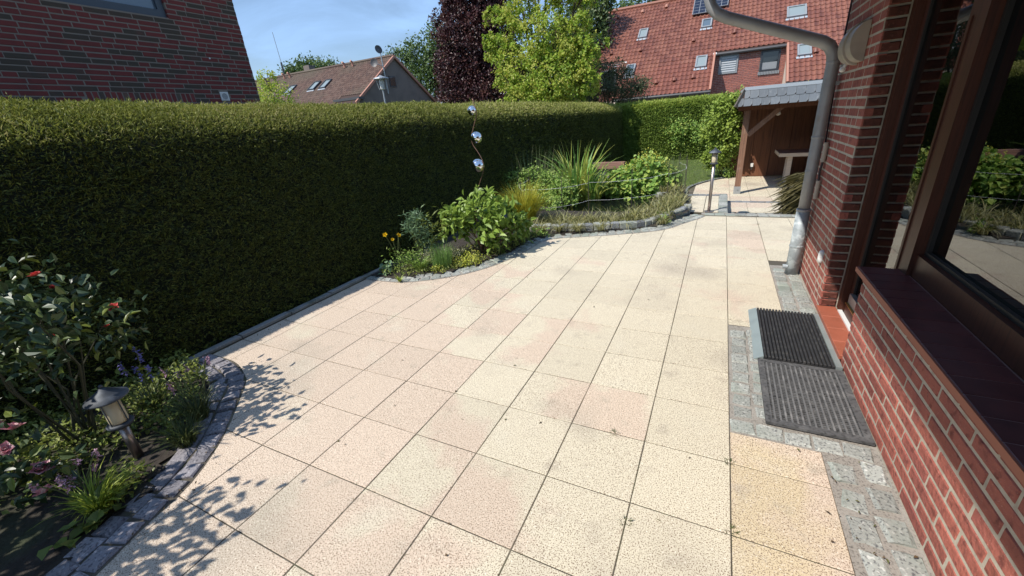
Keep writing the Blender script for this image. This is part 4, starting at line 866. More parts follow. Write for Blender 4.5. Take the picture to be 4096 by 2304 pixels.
rs = MB(); rs.b2(2.14, 4.95, 9.76, 12.9, 1.585, 1.84); rs.b2(2.05, 4.95, 9.68, 12.9, 1.5755, 1.5845)
rs = rs.build('roof', M['wood'], sh)
# skirt: a sloping face to the front (-y) and one to the side (-x), hung with slates
F0, F1 = (2.03, 9.60, 1.53), (2.165, 9.745, 1.835)
def skirt_front(x, t, h): # t from lower edge 0 to upper edge 1
    return (x, 9.60 + t * 0.145 - h * 0.9, 1.53 + t * 0.305 + h * 0.43)
def skirt_side(y, t, h): return (2.03 + t * 0.135 - h * 0.9, y, 1.53 + t * 0.305 + h * 0.43)
def slate(f, u0, u1, t0, t1, m, parent):
    a = [f(u0, t0, .016), f(u1 - .035, t0, .016), f(u1, t0 + .14, .015), f(u1, t1, .006), f(u0, t1, .006)]; c_ = [f(u0, t0, .006), f(u1 - .035, t0, .006), f(u1, t0 + .14, .006), f(u1, t1, 0), f(u0, t1, 0)]
    obj('slate', mesh('slate', a + c_, [(0, 1, 2, 3, 4), (5, 6, 1, 0), (6, 7, 2, 1), (7, 8, 3, 2), (9, 5, 0, 4)], m), parent)
bk = MB(); bk.quad(skirt_front(2.03, 0, 0), skirt_front(4.95, 0, 0), skirt_front(4.95, 1, 0), skirt_front(2.165, 1, 0)); bk.quad(skirt_side(12.9, 0, 0), skirt_side(9.6, 0, 0), skirt_side(9.745, 1, 0), skirt_side(12.9, 1, 0))
bk.build('skirt_board', M['underlay'], rs)
for r_, (t0, t1, offu) in enumerate(((0.0, 0.52, 0.0), (0.48, 1.0, 0.09))):
    u = 2.06 + (0.075 if r_ else 0) + offu * .3
    first = True
    while u < 4.9:
        wd_ = 0.10 if first else 0.162; first = False
        slate(skirt_front, u, u + wd_ - .004, t0, t1, M['slate'], rs); u += wd_
    u = 9.72 + offu
    while u < 12.8: slate(skirt_side, u, u + .196, t0, t1, M['slate_side'], rs); u += .2
beam('hip_strip', (2.03, 9.585, 1.53), (2.165, 9.735, 1.842), 0.012, 0.11, M['slate_side'], rs)
MB().b2(2.15, 4.95, 9.735, 9.79, 1.8405, 1.905).build('zinc_capping', M['zinc_new'], rs); MB().b2(2.15, 2.20, 9.7905, 12.9, 1.8405, 1.90).build('zinc_capping', M['zinc_new'], rs)
sk = thing('wall_socket', 'small white electric socket on the brown shelter boards', 'socket', (2.67, 12.7, 0))
MB().b2(2.632, 2.70, 12.655, 12.711, -0.09, 0.01).build('housing', M['white'], sk); MB().b2(2.636, 2.696, 12.648, 12.6545, -0.086, 0.006).build('cover', M['white'], sk); MB().b2(2.65, 2.685, 12.66, 12.70, -0.16, -0.0905).build('plug', M['rubber'], sk)
tb_ = thing('garden_table', 'pale wooden table with twin flat legs under the shelter', 'table', (3.6, 11.6, Z2))
MB().b2(3.13, 4.6, 11.06, 12.1, 0.355, 0.40).build('tabletop', M['wood_beam'], tb_)
b = MB(); b.b2(3.112, 3.1295, 11.05, 12.11, 0.33, 0.41); b.b2(3.112, 4.61, 11.04, 11.0595, 0.33, 0.41); b.build('edge_strip', M['wood_pale'], tb_)
for y in (11.12, 11.42): MB().b2(3.30, 3.40, y, y + 0.045, Z2, 0.3545).build('leg', M['wood_pale'], tb_)
for y in (11.12, 11.42): MB().b2(4.2, 4.3, y, y + 0.045, Z2, 0.3545).build('leg', M['wood_pale'], tb_)
hl = thing('hanging_lamp', 'small dim lamp fixed to the shelter brace', 'lamp', (2.9, 10.1, 1.4))
MB().lathe([(0.012, 0.06), (0.035, 0.03), (0.05, -0.02), (0.02, -0.045)], (2.86, 10.09, 1.345), 12).build('shade', M['lampwhite'], hl, True); MB().tube([(2.86, 10.09, 1.40), (2.84, 10.08, 1.44)], 0.008, 6).build('holder', M['rubber'], hl)
# ================================================================== LAMPS, SCULPTURE, FENCE
def bollard(label, loc, hp, hd, r_post, cap, plate=True):
    """hp post height, hd diffuser height"""
    t = thing('bollard_lamp', label, 'garden lamp', loc, 'bollard lamps')
    x, y, z = loc
    MB().tube([(x, y, z), (x, y, z + hp)], r_post, 16).build('post', M['steel'], t, True)
    MB().lathe([(r_post + .004, hp - .014), (.052, hp - .008), (.060, hp + .002), (.060, hp + .012), (.05, hp + .018)], loc, 24).build('collar', M['lampcap'], t, True)
    MB().lathe([(.040, hp + .018), (.042, hp + .03), (.042, hp + .018 + hd)], loc, 20).build('diffuser', M['lampglass'], t, True)
    for k in range(4):
        a = k * math.pi / 2 + .5; MB().tube([(x + .047 * math.cos(a), y + .047 * math.sin(a), z + hp + .012), (x + .047 * math.cos(a), y + .047 * math.sin(a), z + hp + hd + .02)], .003, 6).build('rod', M['lampcap'], t)
    zt = hp + hd + .016; c_ = cap / 2
    cp_ = MB().lathe([(.045, .004), (c_ * .96, -.006), (c_ * 1.02, -.002), (c_, .006), (c_ * .66, .024), (c_ * .34, .046), (c_ * .08, .066)], (x, y, z + zt), 28).build('cap', M['lampcap'], t, True)
    MB().sphere((x, y, z + zt + .072), .010, 10, 6).build('finial', M['lampcap'], cp_, True)
    if plate: MB().lathe([(.075, 0.002), (.075, .008), (.03, .012)], loc, 24).build('base_plate', M['steel'], t)
bollard('tall bollard lamp on the landing beside the steps', (1.742, 6.38, 0.0), 0.755, 0.155, .024, .175)
bollard('short bollard lamp among the flowers beneath the rose bush', (-1.02, -0.335, 0.0), 0.235, 0.16, .024, .185, False)
scu = thing('ball_sculpture', 'wavy thin rod sculpture carrying three polished steel balls', 'sculpture', (-1.4, 4.4, 0))
def SC(p): return tuple(CAMN + (np.array(p) - CAMN) * 0.87)
pts = [SC(p) for p in ((-1.836, 5.2, 2.0), (-1.795, 5.2, 1.86), (-1.79, 5.2, 1.76), (-1.875, 5.2, 1.56), (-1.93, 5.2, 1.43), (-1.915, 5.2, 1.31), (-1.83, 5.2, 1.18), (-1.765, 5.2, 1.05), (-1.76, 5.2, 0.90), (-1.87, 5.2, 0.66), (-1.95, 5.2, 0.5), (-1.99, 5.2, 0.36), (-2.0, 5.2, 0.15))]
q, _ = spline(pts, 0.03); zz = q[-1].copy(); zz[2] = 0.0
MB().tube([tuple(p) for p in q] + [tuple(zz)], 0.006, 8).build('rod', M['rod'], scu, True)
for p, r_ in (((-1.862, 5.2, 1.826), 0.064), ((-1.835, 5.2, 1.412), 0.082), ((-1.862, 5.2, 0.968), 0.097)):
    MB().sphere(SC(p), r_, 32, 20).build('ball', M['chrome'], scu, True)
pf_ = thing('pond_fence', 'wire pond fence of thin dark posts joined by white string', 'fence', (0, 6.5, 0.05))
FP = [(-1.55, 6.6), (-1.45, 5.9), (-1.15, 5.35), (-0.50, 5.55), (-0.20, 6.1), (0.50, 6.35), (1.02, 6.95), (1.28, 7.6), (1.22, 8.25), (1.05, 8.8)]
for x, y in FP: MB().tube([(x, y, 0.02), (x + random.uniform(-.01, .01), y + random.uniform(-.01, .01), 0.72)], 0.005, 6).build('post', M['wire'], pf_)
for zs in (0.53, 0.22):
    for i in range(len(FP) - 1):
        if zs < 0.3 and i not in (2, 3, 4, 5): continue
        a, b_ = FP[i], FP[i + 1]; MB().tube([(a[0], a[1], zs), ((a[0] + b_[0]) / 2, (a[1] + b_[1]) / 2, zs - 0.012), (b_[0], b_[1], zs + random.uniform(-.015, .015))], 0.0018, 5).build('string', M['string'], pf_)
bb = thing('wooden_beam_bench', 'low reddish wooden beam on a dark wire basket behind the pond', 'bench', (-0.9, 11, -0.3))
MB().b2(-1.62, -0.55, 10.9, 11.1, 0.17, 0.34).build('beam', M['wood_beam'], bb)
b = MB()
for k in range(9): b.b2(-1.6 + k * 0.13, -1.588 + k * 0.13, 10.93, 10.94, -0.36, 0.169); 
for k in range(6): b.b2(-1.6, -0.55, 10.918, 10.929, -0.3 + k * 0.085, -0.29 + k * 0.085)
b.build('wire_basket', M['wire'], bb)
MB().b2(-1.6, -0.56, 10.96, 11.08, -0.36, 0.165).build('stone_fill', M['granite_dark'], bb)
gb = thing('gazing_ball', 'small blue glass ball on a stick among hydrangea leaves', 'garden ornament', (-0.62, 3.95, 0))
MB().sphere((-0.66, 3.72, 0.47), 0.042, 20, 12).build('ball', M['blueglass'], gb, True); MB().tube([(-0.66, 3.72, 0.0), (-0.66, 3.72, 0.43)], 0.006, 6).build('stick', M['wood_pale'], gb)
# ================================================================== HEDGES
HP = np.array([(-1.94, -0.4), (-1.94, 0.0), (-2.04, .3), (-2.24, .8), (-2.42, 1.25), (-2.53, 1.55), (-2.60, 1.72), (-2.69, 1.81), (-2.83, 1.90), (-3.0, 1.97), (-3.2, 2.02), (-3.45, 2.03), (-3.65, 1.96), (-3.75, 1.7), (-3.8, -0.4)])
def hedge_run(name, label, frame, prof, u0, u1, leaf_m, dens_list, leaf, seed, topz, cut, warp=lambda u, z: 0 * u):
    """prof: (out, z) polyline; frame(u, o, z) -> world; dens_list: (ua, ub, density, scale)"""
    rng = np.random.default_rng(seed); h = thing(name, label, 'hedge', frame((u0 + u1) / 2, prof[0][0], -0.3))
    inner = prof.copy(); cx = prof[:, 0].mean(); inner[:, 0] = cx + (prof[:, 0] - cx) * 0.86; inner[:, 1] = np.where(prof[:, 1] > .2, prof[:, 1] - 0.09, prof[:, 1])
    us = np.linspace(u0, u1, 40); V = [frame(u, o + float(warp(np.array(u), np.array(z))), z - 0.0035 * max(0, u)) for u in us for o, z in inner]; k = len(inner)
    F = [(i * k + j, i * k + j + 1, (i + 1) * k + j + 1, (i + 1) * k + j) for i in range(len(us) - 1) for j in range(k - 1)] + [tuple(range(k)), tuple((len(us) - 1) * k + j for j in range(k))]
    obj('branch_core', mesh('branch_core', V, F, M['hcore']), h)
    seg = np.diff(prof[:cut], axis=0); sl = np.linalg.norm(seg, axis=1); cum = np.r_[0, np.cumsum(sl)]
    Pp, Aa, Nn, Ll, Ww, Vv = [], [], [], [], [], []
    for ua, ub, dens, sc in dens_list:
        n = int((ub - ua) * cum[-1] * dens); u = rng.uniform(ua, ub, n); s = rng.uniform(0, cum[-1], n)
        i = np.clip(np.searchsorted(cum, s) - 1, 0, len(sl) - 1); f = ((s - cum[i]) / sl[i])[:, None]
        p = prof[i] + seg[i] * f; nr = np.stack([-seg[i][:, 1], seg[i][:, 0]], 1) / sl[i][:, None]; nr = -nr
        if True: nr = np.where((nr[:, :1] * (prof[0, 0] - cx) + nr[:, 1:2] * 0.5) < 0, -nr, nr)
        bul = 0.018 * np.sin(u * 2.1 + p[:, 1] * 3) * np.sin(u * .7 + 1) + 0.014 * np.sin(u * 11 + 3 * np.sin(u * 2.3)) * np.clip(p[:, 1] - .9, 0, 1) + 0.01 * np.sin(u * 6.3 + p[:, 1] * 5.1)
        p = p + nr * (rng.normal(-0.02, 0.018, n) + bul * np.clip(p[:, 1], 0, 1))[:, None]
        lean = 0.55
        for rep in range(3):
            jx = rng.normal(0, 0.012 * sc, (n, 2)); uu = u + rng.normal(0, 0.015 * sc, n)
            o_, z_ = p[:, 0] + jx[:, 0] + warp(u, p[:, 1]), p[:, 1] + jx[:, 1] - 0.0035 * np.maximum(0, u)
            W_ = np.array([frame(a, b, c) for a, b, c in ((0, 0, 0), (1, 0, 0), (0, 1, 0))])
            eu, eo = W_[1] - W_[0], W_[2] - W_[0]; o0 = W_[0]
            Pw = o0 + np.outer(uu, eu) + np.outer(o_, eo) + np.outer(z_, [0, 0, 1])
            Nw = np.outer(nr[:, 0], eo) + np.outer(nr[:, 1], [0, 0, 1])
            A = Nw * rng.uniform(.2, 1.0, (n, 1)) + unit(n, rng) * .75 + np.array([0, 0, .25]) + np.outer(rng.choice([-1, 1], n) * .5, eu)
            Pp.append(Pw); Aa.append(A); Nn.append(Nw * .5 + unit(n, rng) * .7 + np.array([-.4, -.5, .8])); Ll.append(rng.uniform(leaf[0], leaf[1], n) * sc); Ww.append(rng.uniform(leaf[2], leaf[3], n) * sc)
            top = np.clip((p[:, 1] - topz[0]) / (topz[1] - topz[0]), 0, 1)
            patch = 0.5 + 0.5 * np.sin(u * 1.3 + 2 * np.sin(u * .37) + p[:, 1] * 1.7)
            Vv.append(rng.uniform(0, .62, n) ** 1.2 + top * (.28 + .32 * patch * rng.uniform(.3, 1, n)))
        # young shoots standing out of the clipped top
        ns = int((ub - ua) * 1.1 * dens * .55); u = rng.uniform(ua, ub, ns); i0 = np.searchsorted(prof[:cut, 1], topz[0]); s = rng.uniform(cum[i0], cum[-1], ns)
        i = np.clip(np.searchsorted(cum, s) - 1, 0, len(sl) - 1); f = ((s - cum[i]) / sl[i])[:, None]; p = prof[i] + seg[i] * f
        Pp.append(o0 + np.outer(u, eu) + np.outer(p[:, 0] + warp(u, p[:, 1]), eo) + np.outer(p[:, 1] - 0.0035 * np.maximum(0, u) + rng.uniform(-.02, .012, ns), [0, 0, 1])); Aa.append(unit(ns, rng) * .6 + np.array([0, 0, .7]) + eo * (.3 if prof[0, 0] > cx else -.3))
        Nn.append(unit(ns, rng) * .5 + np.array([-.4, -.5, .8])); Ll.append(rng.uniform(leaf[0], leaf[1], ns) * sc * np.where(rng.random(ns) < .03, 2.1, 1.1)); Ww.append(rng.uniform(leaf[2], leaf[3], ns) * sc * 1.1); Vv.append(rng.uniform(.55, 1.0, ns))
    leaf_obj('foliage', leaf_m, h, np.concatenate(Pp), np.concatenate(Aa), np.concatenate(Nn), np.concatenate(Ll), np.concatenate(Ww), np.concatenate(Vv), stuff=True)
    return h
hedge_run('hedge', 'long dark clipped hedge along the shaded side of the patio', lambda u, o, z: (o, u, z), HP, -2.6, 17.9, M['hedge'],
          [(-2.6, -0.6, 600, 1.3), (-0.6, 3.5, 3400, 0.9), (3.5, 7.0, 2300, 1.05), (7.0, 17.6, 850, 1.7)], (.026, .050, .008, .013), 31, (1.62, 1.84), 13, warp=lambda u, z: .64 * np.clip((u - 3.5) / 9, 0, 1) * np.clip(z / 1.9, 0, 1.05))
HP2 = np.array([(17.45, -0.5), (17.45, -0.3), (17.50, .4), (17.56, 1.2), (17.62, 1.66), (17.72, 1.82), (17.95, 1.88), (18.3, 1.88), (18.6, 1.7), (18.6, -0.5)])
hedge_run('hedge', 'sunlit green hedge closing the far end of the lawn', lambda u, o, z: (u, o, z), HP2, -2.75, 11.0, M['hedge2'], [(-2.75, 3.4, 1300, 1.5), (3.4, 11.0, 450, 2.2)], (.05, .085, .022, .038), 32, (1.5, 1.9), 8)

# ================================================================== PLANTS
def stems_mesh(base, tips, r, mid=0.15, rng=random.Random(1), n=5):
    b = MB(); base = Vector(base)
    for t in tips:
        t = Vector(t); b0 = base + Vector((rng.uniform(-.05, .05), rng.uniform(-.05, .05), 0)); m_ = b0.lerp(t, .5) + Vector((rng.uniform(-1, 1), rng.uniform(-1, 1), rng.uniform(.2, 1))) * mid * (t - b0).length
        b.tube([b0, b0.lerp(m_, .55), m_, m_.lerp(t, .6), t], [r, r * .85, r * .7, r * .5, r * .3], n, False)
    return b
def lobe_points(lobes, n, rng, shell=(.6, 1.0), low=None):
    L = np.array(lobes, float); wgt = (L[:, 3] * L[:, 4] * L[:, 5]) ** (2 / 3); i = rng.choice(len(L), n, p=wgt / wgt.sum())
    d = unit(n, rng); r = rng.uniform(shell[0], shell[1], n)[:, None]
    return L[i, :3] + d * r * L[i, 3:], d, L[i, 3:].mean(1)
def foliage(parent, m, lobes, ncl, per, leaf, seed, kind='diamond', shell=(.55, 1.0), spread=.16, up=.7, name='foliage', droop=.12, zmin=-9, vbias=None, out=.5):
    rng = np.random.default_rng(seed); c, d, rad = lobe_points(lobes, ncl, rng, shell)
    P = np.repeat(c, per, 0) + rng.normal(size=(ncl * per, 3)) * (np.repeat(rad, per) * spread)[:, None]; n = len(P)
    D = np.repeat(d, per, 0); A = unit(n, rng) + D * out + np.array([0, 0, -.1]); N = unit(n, rng) * .75 + np.array([-.35, -.45, .8]) * (up * .85 + .25) + D * .35
    cv = np.repeat(rng.uniform(-.35, .35, ncl), per); v = rng.uniform(.1, .8, n) + cv
    k = P[:, 2] > zmin
    return leaf_obj(name, m, parent, P[k], A[k], N[k], rng.uniform(leaf[0], leaf[1], n)[k], rng.uniform(leaf[2], leaf[3], n)[k], v[k], kind, droop)
def tree(name, label, base, trunk_top, r0, lobes, m, ncl, per, leaf, seed, group=None, **kw):
    t = thing(name, label, 'tree', base, group); rr = random.Random(seed); b = MB(); B, T = Vector(base), Vector(trunk_top)
    b.tube([B, B.lerp(T, .5) + Vector((rr.uniform(-.1, .1), rr.uniform(-.1, .1), 0)), T], [r0, r0 * .8, r0 * .6], 10); b.build('trunk', M['bark'], t, True)
    b = MB(); s0 = B.lerp(T, .75)
    for L in lobes:
        e = Vector(L[:3]); m_ = s0.lerp(e, .5) + Vector((0, 0, .25 * (e - s0).length * rr.random())); b.tube([s0, m_, e], [r0 * .5, r0 * .32, r0 * .12], 7)
        for _ in range(4):
            e2 = e + Vector((rr.uniform(-1, 1) * L[3], rr.uniform(-1, 1) * L[4], rr.uniform(-.3, 1) * L[5])) * .85; b.tube([m_.lerp(e, .6), e.lerp(e2, .4) + Vector((0, 0, .1)), e2], [r0 * .22, r0 * .14, r0 * .04], 5)
    b.build('limbs', M['bark'], t); foliage(t, m, lobes, ncl, per, leaf, seed, name='crown', **kw); return t
G0 = -0.6
tree('purple_leaved_tree', 'tall dark purple leaved tree beside the yellow green tree', (-10.6, 20.6, G0), (-10.5, 20.6, 3), .2,
     [(-10.8, 20.5, 3.4, 1.75, 1.6, 1.7), (-10.2, 20.2, 5.4, 1.95, 1.7, 1.9), (-11.2, 20.8, 5.0, 1.4, 1.5, 1.6), (-10.4, 20.6, 7.4, 1.6, 1.6, 1.8), (-9.2, 20.4, 7.8, 1.5, 1.4, 1.6), (-9.8, 20.6, 9.3, 1.4, 1.4, 1.4), (-9.3, 20.0, 3.4, 1.5, 1.3, 1.7), (-11.5, 20.9, 8.2, .7, .7, .8), (-8.9, 20.2, 5.8, 1.3, 1.3, 1.5), (-11.9, 20.6, 3.2, 1.1, 1.0, 1.2), (-12.2, 20.8, 4.6, 1.0, 1.0, 1.0), (-11.9, 20.8, 6.6, 1.0, 1.0, 1.2), (-11.0, 20.8, 9.6, 1.2, 1.2, 1.2)], M['purple'], 2500, 20, (.11, .17, .075, .115), 41, shell=(.55, 1.08), spread=.085)
tree('yellow_green_tree', 'light yellow green tree with open crown rising behind the hedge', (-5.4, 16.6, G0), (-5.3, 16.6, 2.6), .11,
     [(-5.5, 16.2, 3.3, 1.25, 1.2, 1.05), (-4.3, 15.9, 3.0, 1.25, 1.2, 1.0), (-6.6, 16.4, 4.4, .85, .9, .65), (-4.5, 16.2, 4.5, 1.25, 1.1, .85), (-5.8, 16.5, 5.4, .95, 1.0, .62), (-3.6, 16.2, 3.8, .85, .9, .75), (-5.1, 16.6, 6.5, .9, .9, .55), (-6.1, 16.8, 6.9, .65, .7, .45), (-4.1, 16.6, 5.8, .7, .8, .42), (-6.6, 16.4, 3.0, .55, .7, .75), (-4.9, 16.2, 2.2, 1.3, 1.0, .5), (-7.0, 16.6, 5.6, .45, .5, .4), (-3.3, 16.4, 4.9, .5, .6, .35), (-4.6, 16.8, 7.4, .8, .8, .4), (-5.8, 16.8, 7.9, .7, .7, .4), (-3.1, 16.2, 2.9, .6, .7, .75), (-2.9, 16.4, 4.0, .5, .6, .45), (-3.4, 16.6, 5.6, .6, .6, .4), (-7.1, 16.4, 4.6, .5, .6, .45)], M['maple'], 1300, 22, (.085, .14, .06, .10), 42, shell=(.45, 1.12), spread=.085)
tree('grey_green_tree', 'dark grey green small leaved tree before the red roof', (-2.9, 18.9, G0), (-2.85, 18.9, 2.0), .08,
     [(-3.0, 18.9, 2.7, 1.1, .9, .8), (-2.1, 18.8, 2.4, .95, .8, .65), (-3.9, 19.0, 2.4, .9, .8, .65), (-2.9, 18.9, 3.4, .7, .6, .5), (-1.6, 18.7, 2.7, .6, .5, .4), (-3.5, 18.8, 3.5, .5, .4, .35), (-2.2, 18.8, 3.2, .5, .5, .35)], M['greyleaf'], 620, 18, (.06, .10, .03, .05), 43, shell=(.3, 1.12), spread=.12)
BGT = 'trees beyond the houses'
tree('dark_green_tree', 'dense dark green tree filling the gap left of the red roof', (-7.6, 30, G0), (-7.6, 30, 4), .25, [(-6.3, 27.5, 6.2, 1.5, 1.4, 1.6), (-6.2, 27.3, 3.6, 1.4, 1.3, 1.6), (-5.9, 28.2, 8.2, 1.3, 1.3, 1.0), (-7.6, 29.5, 5.0, 2.3, 2, 2.3), (-8.6, 30, 6.6, 2.0, 2, 1.6), (-6.9, 29.5, 7.4, 1.6, 1.6, 1.3), (-7.2, 29, 3.2, 1.9, 1.6, 1.8), (-9.6, 31, 4.6, 2.0, 2, 2.2)], M['darkleaf'], 1500, 12, (.16, .26, .11, .17), 44, BGT, spread=.14)
tree('green_tree', 'green tree crown peeping over the red roof ridge', (-4.6, 40, G0), (-4.6, 40, 7), .3, [(-5.0, 40, 9.6, 2.2, 2, 1.6), (-2.6, 40, 9.9, 1.8, 2, 1.5), (-7.5, 41, 9.3, 1.6, 1.6, 1.0)], M['oak'], 600, 8, (.2, .32, .13, .2), 45, BGT)
tree('round_green_tree', 'round green tree crown above the brown roof beside its chimney', (-47, 41, G0), (-47, 41, 6), .4, [(-49.3, 41, 9.2, 2.1, 2, 1.5), (-46.3, 41, 9.6, 1.9, 2, 1.6), (-43.5, 41, 9.0, 2.0, 2, 1.5)], M['oak'], 700, 8, (.24, .38, .16, .26), 46, BGT)
tree('tall_green_tree', 'green tree crown rising right behind the grey gable', (-31, 43, G0), (-31, 43, 6), .4, [(-33.5, 43, 9.0, 1.7, 2, 1.7), (-31.0, 43, 9.2, 2.2, 2, 2.2), (-28.2, 43, 8.6, 2.4, 2, 3.2), (-26.6, 42, 10.4, 1.6, 1.6, 2.0), (-29, 42, 6.4, 2.6, 2, 2), (-25, 42, 7.4, 2.4, 2, 2.6)], M['oak'], 1300, 8, (.24, .36, .16, .24), 47, BGT)
tree('small_garden_tree', 'small bright tree showing beside the corner of the dark brick house', (-13.8, 10.6, G0), (-13.8, 10.6, 2.4), .07, [(-13.8, 10.6, 3.1, .75, .7, .6), (-13.5, 10.5, 2.5, .7, .6, .5), (-14.1, 10.7, 3.8, .4, .4, .35)], M['maple'], 260, 8, (.08, .13, .05, .08), 48)
# distant greenery that closes the horizon
rng = np.random.default_rng(50); lob = [(x, 62 + rng.uniform(-3, 3), 2.5 + rng.uniform(0, 2.0), 4, 3, 3.0) for x in np.arange(-110, 60, 5.5)]
o = obj('far_treeline', None) if False else None
wood = tag(bpy.data.objects.new('far_woods', None), 'hazy dark green line of far woods behind all houses', 'woods', kind='stuff'); put(wood, None, (-20, 62, G0))
foliage(wood, M['oak'], lob, 2200, 6, (.5, .9, .4, .6), 51, name='foliage')

# --- rose bed by the hedge
def bloom_me(r, m, seed, cup=.55):
    rng = np.random.default_rng(seed); P, A, N, L_ = [], [], [], []
    for ring, (cnt, el, ln) in enumerate(((5, .25, 1.0), (6, .6, .85), (5, 1.0, .65), (4, 1.3, .45))):
        for k in range(cnt):
            a = 2 * math.pi * k / cnt + ring * .6 + rng.uniform(-.2, .2); e = el + rng.uniform(-.15, .15)
            A.append((math.cos(a) * math.cos(e), math.sin(a) * math.cos(e), math.sin(e))); P.append((0, 0, 0.0)); N.append((-math.cos(a) * math.sin(e), -math.sin(a) * math.sin(e), math.cos(e))); L_.append(r * ln)
    V, F, k = scatter_leaves(np.array(P), np.array(A), np.array(N), np.array(L_), np.array(L_) * .95, 'oval', -.25, .25)
    return mesh('bloom', V, F, m)
def blooms(parent, me, pts, tilt=.5, name='bloom', rng=random.Random(9)):
    for p in pts:
        o = obj(name, me, parent, p); o.rotation_euler = (rng.uniform(-tilt, tilt), rng.uniform(-tilt, tilt), rng.uniform(0, 6)); s_ = rng.uniform(.8, 1.15); o.scale = (s_, s_, s_)
rose = thing('rose_bush', 'tall dark glossy rose bush with coral red blooms beside the hedge', 'rose bush', (-1.45, -0.42, 0))
lob = [(-1.62, -.22, .86, .22, .2, .18), (-1.45, -.40, .95, .26, .24, .2), (-1.55, -.55, .72, .26, .24, .22), (-1.32, -.25, .66, .22, .22, .18), (-1.62, -.05, .62, .2, .22, .16), (-1.30, -.55, 1.02, .24, .22, .18), (-1.70, -.40, .52, .22, .22, .14), (-1.12, -.40, .88, .2, .18, .16), (-1.55, -.75, 1.0, .25, .22, .2)]
stems_mesh((-1.45, -.42, 0), [l[:3] for l in lob] + [(-1.3, -.3, .75), (-1.6, -.3, .8)], .008, rng=random.Random(2)).build('stems', M['dkstem'], rose)
foliage(rose, M['rose'], lob, 150, 7, (.045, .075, .03, .045), 60, 'oval', (.3, 1.05), .26, .9)
rm1 = bloom_me(.034, M['redrose'], 3)
blooms(rose, rm1, [(-1.60, -.215, 1.01), (-1.60, -.18, .92), (-1.60, -.26, .655), (-1.58, -.05, .60), (-1.44, -.02, .74), (-1.2, -.45, 1.1)], .7)
rose2 = thing('rose_bush', 'large rose bush outside the lower corner of the picture, shading bed and paving', 'rose bush', (-1.15, -1.35, 0))
lob = [(-1.2, -1.3, .9, .35, .32, .25), (-.85, -1.4, 1.2, .3, .3, .22), (-1.0, -1.6, .7, .35, .3, .25), (-1.3, -1.5, 1.4, .35, .3, .25), (-1.75, -1.7, 1.25, .4, .35, .3), (-1.5, -2.0, 1.3, .4, .35, .3)]
stems_mesh((-1.15, -1.35, 0), [l[:3] for l in lob], .010, rng=random.Random(3)).build('stems', M['dkstem'], rose2)
foliage(rose2, M['rose'], lob, 270, 7, (.05, .08, .032, .05), 61, 'oval', (.3, 1.05), .25, .9)
pr_ = thing('pink_rose', 'low rose with ruffled pink flowers at the edge of the dark bed', 'rose bush', (-1.42, -.66, 0))
lob = [(-1.42, -.66, .25, .16, .16, .12), (-1.2, -.72, .22, .16, .14, .1), (-1.05, -.62, .16, .14, .12, .08)]
stems_mesh((-1.35, -.7, 0), [l[:3] for l in lob], .006).build('stems', M['gstem'], pr_)
foliage(pr_, M['rose'], lob, 26, 6, (.045, .07, .03, .045), 62, 'oval', (.3, 1.1), .3, .9)
rp = bloom_me(.048, M['pinkrose'], 5)
blooms(pr_, rp, [(-1.50, -.66, .33), (-1.42, -.70, .30), (-1.33, -.63, .34), (-1.30, -.69, .27), (-1.47, -.73, .24), (-1.05, -.66, .20), (-.92, -.70, .15)], .6)
def tuft(name, label, base, n, L_, W_, spread, bend, m, seed, cat='plant', group=None, lean=(0, 0), seg=4, part='blades', parent=None):
    t = parent or thing(name, label, cat, base, group); rng = np.random.default_rng(seed); x, y = disc(n, spread, rng)
    D = np.stack([x, y], 1) / (np.hypot(x, y)[:, None] + 1e-6) + rng.normal(0, .45, (n, 2)) + np.array(lean); D /= np.linalg.norm(D, axis=1, keepdims=True)
    blade_obj(part, m, t, np.stack([base[0] + x, base[1] + y, np.full(n, base[2])], 1), D, rng.uniform(L_[0], L_[1], n), rng.uniform(W_[0], W_[1], n), rng.uniform(bend[0], bend[1], n), rng.uniform(0, 1, n), seg); return t
def spikes(parent, base, n, hts, spread, m, r, seed, cnt=14, sz=.012, part='flower_spike'):
    rng = random.Random(seed)
    for k in range(n):
        a = rng.uniform(0, 6.28); top = Vector((base[0] + spread * math.cos(a) * rng.random(), base[1] + spread * math.sin(a) * rng.random(), base[2] + rng.uniform(*hts))); b0 = Vector((base[0] + rng.uniform(-.03, .03), base[1] + rng.uniform(-.03, .03), base[2]))
        st_ = MB().tube([b0, b0.lerp(top, .5) + Vector((0, 0, .03)), top], .0028, 5).build('flower_stem', M['gstem'], parent)
        rg = np.random.default_rng(seed + k); P = np.repeat(np.array([top]), cnt, 0) - np.outer(rg.uniform(0, r, cnt), [0, 0, 1.0]) + rg.normal(0, .005, (cnt, 3)); A = unit(cnt, rg) + np.array([0, 0, -.1])
        leaf_obj(part, m, st_, P, A, unit(cnt, rg), rg.uniform(sz, sz * 1.7, cnt), rg.uniform(sz * .7, sz * 1.1, cnt), np.zeros(cnt), 'oval')
bl_ = tuft('bluebell', 'tall blue violet bellflowers against the dark foot of the hedge', (-1.42, -.08, 0.01), 30, (.16, .26), (.009, .014), .05, (.5, 1.3), M['dktuft'], 63, lean=(.1, -.3))
spikes(bl_, (-1.40, -.05, 0.02), 4, (.32, .50), .11, M['bluebell'], .10, 70, 26, .014)
lt = tuft('sea_pink', 'dark grassy tuft with lilac flowers beside the granite border', (-1.02, .0, 0.01), 190, (.14, .26), (.005, .008), .05, (.6, 1.6), M['dktuft'], 64)
spikes(lt, (-1.12, .08, 0.02), 7, (.22, .36), .17, M['lilac'], .05, 90, 16, .012)
